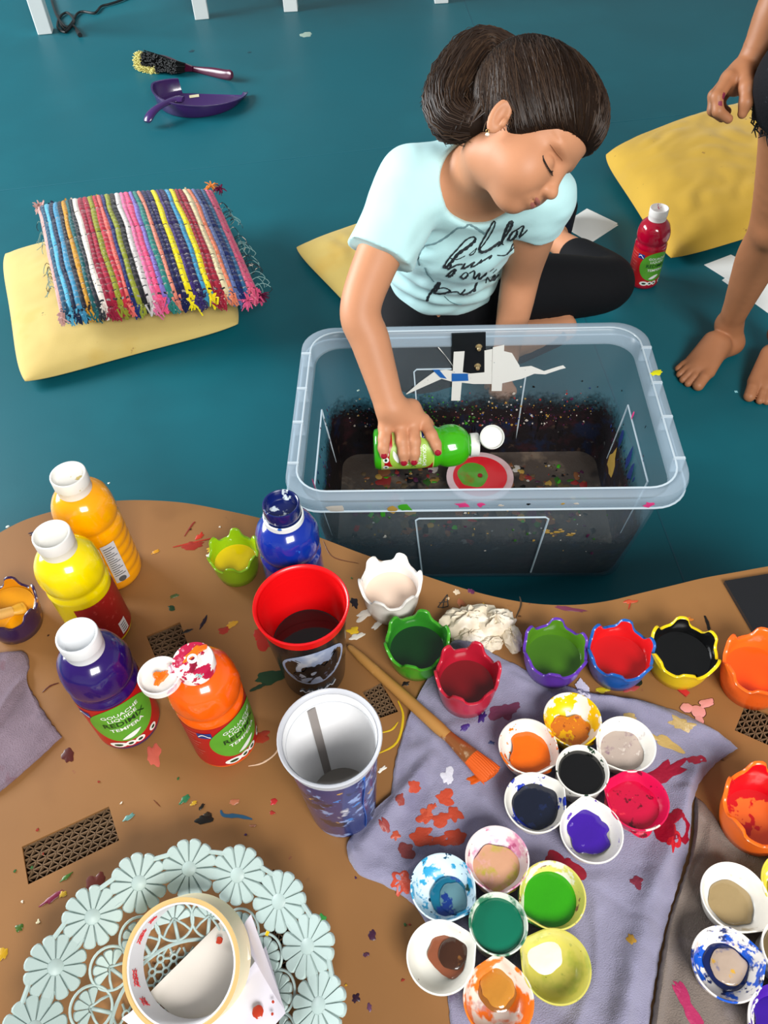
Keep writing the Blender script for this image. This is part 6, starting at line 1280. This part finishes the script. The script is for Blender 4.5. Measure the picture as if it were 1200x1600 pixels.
for (pts) in [[(772, 180), (760, 190), (755, 205)], [(800, 175), (815, 205), (850, 222), (880, 228)], [(806, 178), (822, 212), (856, 230), (900, 232)], [(720, 90), (700, 110), (682, 140)], [(690, 150), (672, 175), (676, 196)]]:
    mb.add(*tube(spline([D(x, y, 1.085 if x < 900 and x > 750 else 1.15) for x, y in pts], 14), 0.0007, 4))
adopt(tag(mb.build('hair_wisps', mat('strand_#54402c', '#54402c', 0.4)), kind='stuff'), per)
# lashes, brows, earring
bb_ = BVHTree.FromPolygons([v.co for v in gme.vertices], [tuple(p.vertices) for p in gme.polygons])
def to_skin(p, off): q, nn_, ix, dd = bb_.find_nearest(Vector(p)); return np.array(q)+np.array(nn_)*off
lash = mat('lash', '#140d0b', 0.6); brow = mat('brow', '#9a6c4c', 0.7)
for s_ in (1, -1):
    ec, n_, tt_ = eye_ax[s_]; arc = [to_skin(ec+n_*0.013*HS*math.sin(0.5+t_*0.68)+tt_*0.0165*HS*math.cos(t_)-hu*(0.0045+0.0035*math.sin(t_))*HS, 0.0004) for t_ in np.linspace(0, PI, 13)]
    mb = MB(); mb.add(*tube(arc, 0.0009, 5))
    for i in range(1, 12): mb.add(*tube([arc[i], arc[i]+hf*0.004*HS-hu*0.0035*HS, arc[i]+hf*0.0065*HS-hu*0.004*HS], [0.0005, 0.0004, 0.0002], 4))
    adopt(tag(mb.build('eyelashes', lash), kind='stuff'), per)
    mb = MB(); bp = spline([to_skin(ec+n_*0.010*HS+tt_*0.019*HS*math.cos(t_)+hu*(0.0165+0.0030*math.sin(t_))*HS, 0.0004) for t_ in np.linspace(0.2, PI-0.1, 5)], 9); mb.add(*tube(bp, [0.0006, 0.0010, 0.0013, 0.0013, 0.0012, 0.0010, 0.0008, 0.0006, 0.0003], 5, flat=0.3)); adopt(mb.build('eyebrow', brow), per)
ep = D(773, 218, 1.062); el_ = to_skin(hl(-0.018, 0.080, -0.046), 0.001)
er = MB(); er.add(*tube([el_+np.array([0.0022*math.cos(t_), 0, 0.0022*math.sin(t_)-0.002]) for t_ in np.linspace(0, 2*PI, 13)[:-1]], 0.0006, 5, closed=True)); eo = adopt(er.build('earring', mat('gold', '#c9a35a', 0.25, metal=0.8)), per)
er = MB(); er.add(*lathe([(0, -0.0032), (0.0022, -0.002), (0.0032, 0), (0.0022, 0.002), (0, 0.0032)], 10)); go = er.build('pearl', mat('pearl', '#e8dccb', 0.2, coat=0.4)); go.location = tuple(el_+np.array([0, 0, -0.0065])); adopt(go, per)
# lettering on the T-shirt: brush strokes laid on the cloth
sb = BVHTree.FromPolygons([v.co for v in sme.vertices], [tuple(p.vertices) for p in sme.polygons])
def on_shirt(x, y):
    px, py = 640+x/4.615, 320+y/4.615; r = CM @ np.array([(px-600)/FPX, -(py-800)/FPX, -1.0]); r /= np.linalg.norm(r)
    q, nn_, ix, dd = sb.ray_cast(Vector(CAMP), Vector(r)); return None if q is None else np.array(q)+np.array(nn_)*0.0006
ink = mat('shirt_ink', '#20262c', 0.7)
def stroke(pts, w0, w1, name='lettering', m_=ink):
    path = [np.array(p, float) for p in spline([np.array(p) for p in pts], 6*len(pts))]; q = [on_shirt(*p) for p in path]; n = len(q)
    run = [(p, (w0+(w1-w0)*abs(math.sin(i*0.9)))*0.00040) for i, p in enumerate(q) if p is not None]
    if len(run) > 2:
        b = MB(); b.add(*tube([r[0] for r in run], [max(0.0004, r[1]) for r in run], 6, flat=0.35)); o = b.build(name, m_); o.parent = shirt
for pts, w0, w1 in [([(245, 452), (285, 385), (345, 320), (410, 250), (462, 228), (470, 252), (420, 300), (350, 350), (300, 410), (262, 448), (250, 430)], 5, 10), ([(285, 378), (340, 392), (400, 366)], 3, 5), ([(428, 358), (470, 322), (484, 310), (462, 348), (432, 362)], 3, 5),
                    ([(500, 322), (548, 262), (600, 180), (618, 128), (598, 132), (548, 220), (505, 300), (515, 335), (560, 325), (620, 285), (650, 262)], 5, 9), ([(640, 298), (680, 240), (728, 170), (740, 125), (718, 128), (690, 180), (662, 262), (668, 280)], 5, 9), ([(708, 252), (740, 200), (772, 182), (770, 215), (735, 250), (706, 244)], 4, 7), ([(772, 180), (822, 148), (808, 190), (792, 232), (830, 200), (850, 178)], 4, 8),
                    ([(262, 452), (290, 420), (302, 436), (276, 462), (340, 430), (382, 425)], 4, 7), ([(374, 462), (400, 420), (388, 455), (420, 440), (468, 410), (440, 445), (480, 430), (520, 392), (500, 418), (545, 390), (590, 362), (572, 388)], 4, 7), ([(630, 362), (690, 360), (738, 318), (770, 286), (742, 282), (724, 322), (700, 352)], 3, 6),
                    ([(268, 515), (300, 480), (330, 462), (306, 500), (278, 516)], 5, 9), ([(366, 520), (402, 486), (420, 500), (392, 528), (366, 512)], 4, 7), ([(432, 490), (468, 474), (462, 528), (505, 490), (500, 530), (556, 486)], 5, 9), ([(548, 560), (560, 520), (580, 545), (612, 500), (600, 545), (640, 500)], 5, 9), ([(580, 478), (606, 458)], 3, 5), ([(600, 490), (628, 462)], 3, 5),
                    ([(128, 694), (140, 655), (176, 605), (214, 556), (204, 600), (182, 634), (240, 636), (290, 618), (250, 596), (206, 604)], 5, 9), ([(290, 628), (342, 624), (366, 640), (400, 606), (374, 640), (420, 634), (462, 605)], 5, 9), ([(462, 622), (484, 560), (470, 600), (470, 622)], 5, 8)]: stroke(pts, w0, w1)
gl_ = mat('shirt_line', '#6f9096', 0.8)
for pts in [[(72, 436), (62, 372), (104, 298), (186, 276), (270, 226), (346, 166), (392, 162), (432, 146), (500, 178), (546, 208)], [(112, 450), (128, 498), (150, 522), (174, 552)], [(250, 655), (290, 694), (340, 714), (372, 716)]]: stroke(pts, 3, 5, 'printed_line', gl_)

# ------------------------------------------------------------------ the second person: bare legs, frayed shorts, hand at the thigh
p2 = Field()
kR = P(1210, 350, 0.36); aR = P(1139, 508, 0.065); tR = P(1250, 205, 0.555); hR = tR+(tR-kR)*0.42
kL = P(1300, 345, 0.36); aL = P(1222, 522, 0.065); tL = tR+[0.135, 0.015, 0.0]; hL = hR+[0.135, 0.015, 0]
for h_, t_, k_, a_ in ((hR, tR, kR, aR), (hL, tL, kL, aL)):
    calf = k_*0.64+a_*0.36+np.array([0.004, 0.010, 0]); p2.chain([h_, t_, k_, calf, a_*0.82+k_*0.18, a_], [0.075, 0.060, 0.042, 0.0395, 0.0265, 0.0245], 0.02); p2.ell(k_+[-0.012, -0.022, 0.0], (0.026, 0.022, 0.030), None, 0.02)
def foot(ank, heel, toes, bases, big):
    heel = np.array(heel); p2.cone(ank, heel, 0.027, 0.026, 0.015)
    for i, (b, t_) in enumerate(zip(bases, toes)):
        r_ = 0.0120 if i == big else 0.0080; b = P(*b, 0.020 if i == big else 0.017); e = P(*t_, r_*0.95); p2.cone(ank*0.62+b*0.38-[0, 0, 0.006], b, 0.021, r_*1.2, 0.010); p2.chain([b, (b+e)/2+[0, 0, 0.003], e], [r_*1.15, r_, r_*1.0], 0.0015)
    bm_ = P(*np.mean(bases, axis=0), 0.016); p2.cone(heel-[0, 0, 0.004], bm_, 0.022, 0.016, 0.018)
foot(aR, P(1143, 534, 0.026), [(1060, 576), (1062, 585), (1067, 593), (1075, 599), (1091, 602)], [(1075, 566), (1079, 573), (1085, 578), (1093, 582), (1107, 581)], 4)
foot(aL, P(1226, 545, 0.026), [(1171, 619), (1187, 626), (1198, 627), (1208, 624), (1217, 619)], [(1179, 596), (1192, 604), (1201, 606), (1210, 604), (1218, 600)], 0)
hipc = (hR+hL)/2; ch2 = hipc+[0.0, 0.01, 0.27]; nk2 = hipc+[-0.01, -0.01, 0.42]; hd2 = nk2+[-0.02, -0.03, 0.12]
fl2 = (np.array([0, 1.0, 0]), 0.78); p2.cone(hipc, hipc+[0, 0, 0.1], 0.115, 0.10, 0.03, fl=fl2).cone(hipc+[0, 0, 0.1], ch2, 0.10, 0.115, 0.03, fl=fl2); s1 = ch2+[-0.125, -0.01, 0.05]; s2 = ch2+[0.125, 0.01, 0.05]; p2.cone(s1, s2, 0.045, 0.045, 0.03); p2.cone(ch2, nk2, 0.06, 0.042, 0.03); p2.cone(nk2, hd2-[0, 0, 0.04], 0.042, 0.042, 0.02)
p2.ell(hd2, (0.072, 0.090, 0.105), None, 0.02).ell(hd2+[-0.01, -0.085, -0.02], (0.010, 0.014, 0.016), None, 0.012).ell(hd2+[0, -0.04, -0.08], (0.045, 0.045, 0.035), None, 0.02)
w2 = D(1174, 102, 1.27); e2 = D(1238, -40, 1.20)
p2.chain([s1, (s1+e2)/2, e2, e2*0.6+w2*0.4, w2], [0.042, 0.037, 0.031, 0.029, 0.0205], 0.02); p2.chain([s2, s2+[0.06, 0.02, -0.2], s2+[0.05, -0.03, -0.38]], [0.042, 0.034, 0.024], 0.02)
p2.cone(w2, D(1150, 128, 1.27), 0.020, 0.021, 0.012)
f2 = [[(1140, 122, 1.255), (1120, 152, 1.248), (1122, 174, 1.250), (1138, 186, 1.256)], [(1138, 124, 1.272), (1116, 150, 1.270), (1114, 172, 1.275), (1128, 184, 1.282)], [(1140, 128, 1.288), (1118, 150, 1.292), (1116, 168, 1.300), (1130, 178, 1.305)], [(1146, 132, 1.300), (1126, 152, 1.312), (1124, 166, 1.318), (1136, 174, 1.320)]]
for f in f2: q = [D(*a) for a in f]; p2.cone(D(1158, 112, 1.27), q[0], 0.014, 0.0115, 0.010); p2.chain(q, [0.0105, 0.0095, 0.0085, 0.0070], 0.004)
p2.chain([D(1164, 112, 1.255), D(1168, 138, 1.240), D(1166, 160, 1.240), D(1160, 178, 1.248)], [0.013, 0.0115, 0.0095, 0.0072], 0.008)
allp = [D(*a) for f in f2 for a in f]+[w2, D(1168, 138, 1.24)]
sk2 = mat('skin_tan', '#a06a48', 0.5, 0.35, var=(9, 0.08)); 
fx0 = np.minimum(P(1055, 600, 0), P(1145, 530, 0))-0.03; fx1 = np.maximum(P(1225, 530, 0), P(1145, 530, 0))+[0.04, 0.05, 0.10]; fx0[2] = -0.01; fx0[1] = 1.15
p2me = skin_mesh('body', p2, [(fx0, fx1, 0.0021), (np.min(allp, axis=0)-0.03, np.max(allp, axis=0)+0.03, 0.0021)], (np.array([0.45, 1.0, -0.01]), np.array([1.25, 1.75, 1.38]), 0.007)); relax(p2me, 1, 0.3)
toes2 = [P(x, y, 0.02) for x, y in [(1091, 598), (1074, 595), (1067, 589), (1171, 614), (1187, 622), (1198, 623)]]
stn = [D(1128, 160, 1.236), D(1134, 150, 1.240), D(1150, 160, 1.25)]
def t2(c):
    idx = np.zeros(len(c))
    for p in stn: idx[np.linalg.norm(c-p, axis=1) < 0.006] = 1
    return idx
region_mat(p2me, [sk2, mat('paint_on_skin', '#7a2440', 0.5)], t2)
per2 = thing('person', 'barefoot person in frayed black shorts standing at the right edge, partly out of view', 'person', (hipc[0], hipc[1], 0.0)); adopt(link('body', p2me), per2)
s2f = Field(); s2f.cone(hipc, hipc+[0, 0, 0.09], 0.128, 0.112, 0.03, fl=fl2)
for h_, t_ in ((hR, tR), (hL, tL)): d_ = (t_-h_)/np.linalg.norm(t_-h_); s2f.cone(h_, t_*0.5+h_*0.5+d_*0.010, 0.084, 0.076, 0.02)
for h_, t_ in ((hR, tR), (hL, tL)): d_ = (t_-h_)/np.linalg.norm(t_-h_); limb_cut(s2f, t_*0.5+h_*0.5, d_, 0, 0.10)
s2me = skin_mesh('shorts', s2f, [], (np.array([0.45, 1.1, 0.40]), np.array([1.25, 1.75, 0.90]), 0.007)); relax(s2me, 1); s2me.materials.append(mat('black_denim', '#121318', 0.85, 0.2, bump=(300, 0.5), layers=[('#3a3d44', 120, 0.68, 2, 0.05)])); adopt(link('shorts', s2me), per2)
fb = MB()
for h_, t_ in ((hR, tR), (hL, tL)):
    d_ = (t_-h_)/np.linalg.norm(t_-h_); u_ = np.cross(d_, [0, 0, 1.0]); u_ /= np.linalg.norm(u_); v_ = np.cross(u_, d_)
    for i in range(150):
        a_ = random.random()*2*PI; o_ = t_*0.5+h_*0.5-d_*0.002+(u_*math.cos(a_)+v_*math.sin(a_))*0.076; L_ = random.uniform(0.006, 0.018); fb.add(*tube([o_, o_+d_*L_*0.6+np.array([random.gauss(0, 0.002) for _ in range(3)]), o_+d_*L_+np.array([random.gauss(0, 0.004) for _ in range(3)])], [0.0016, 0.0013, 0.0006], 4))
adopt(tag(fb.build('frayed_hem', mat('fray', '#15161b', 0.9)), kind='stuff'), per2)
s2f = Field(); s2f.cone(hipc+[0, 0, 0.06], hipc+[0, 0, 0.12], 0.125, 0.112, 0.03, fl=fl2).cone(hipc+[0, 0, 0.1], ch2, 0.112, 0.125, 0.03, fl=fl2).cone(s1, s2, 0.056, 0.056, 0.03).cone(s1, s1*0.6+e2*0.4, 0.054, 0.052, 0.02).cone(s2, s2+[0.03, 0.01, -0.1], 0.054, 0.052, 0.02); s2f.cone(nk2-[0, 0, 0.03], nk2+[0, 0, 0.1], 0.055, 0.06, 0.004, 's')
limb_cut(s2f, s1*0.62+e2*0.38, (e2-s1)/np.linalg.norm(e2-s1), 0, 0.08)
k_ = skin_mesh('shirt', s2f, [], (np.array([0.45, 1.0, 0.6]), np.array([1.25, 1.75, 1.25]), 0.008)); k_.materials.append(mat('grey_jersey', '#6b7078', 0.9, 0.15)); adopt(link('t_shirt', k_), per2)
s2f = Field(); s2f.ell(hd2+[0, 0.012, 0.018], (0.083, 0.098, 0.108), None, 0.01).ell(hd2+[0, -0.09, -0.05], (0.09, 0.085, 0.095), None, 0.006, 's'); k_ = skin_mesh('hair', s2f, [], (hd2-0.14, hd2+0.14, 0.005)); k_.materials.append(hair_m); adopt(link('hair', k_), per2)
bw = D(1175, 104, 1.27); ad = (w2-e2)/np.linalg.norm(w2-e2); u_ = np.cross(ad, cvec(0, 0, 1)); u_ /= np.linalg.norm(u_); v_ = np.cross(u_, ad); fb = MB(); fb.add(*tube([bw+(u_*math.cos(t_)+v_*math.sin(t_))*0.0235+ad*0.004*math.cos(t_) for t_ in np.linspace(0, 2*PI, 33)[:-1]], 0.0018, 6, closed=True)); tag(fb.build('bracelet', mat('grey_band', '#8f9a8c', 0.5)), 'thin grey green wristband on the standing person\'s wrist', 'bracelet')
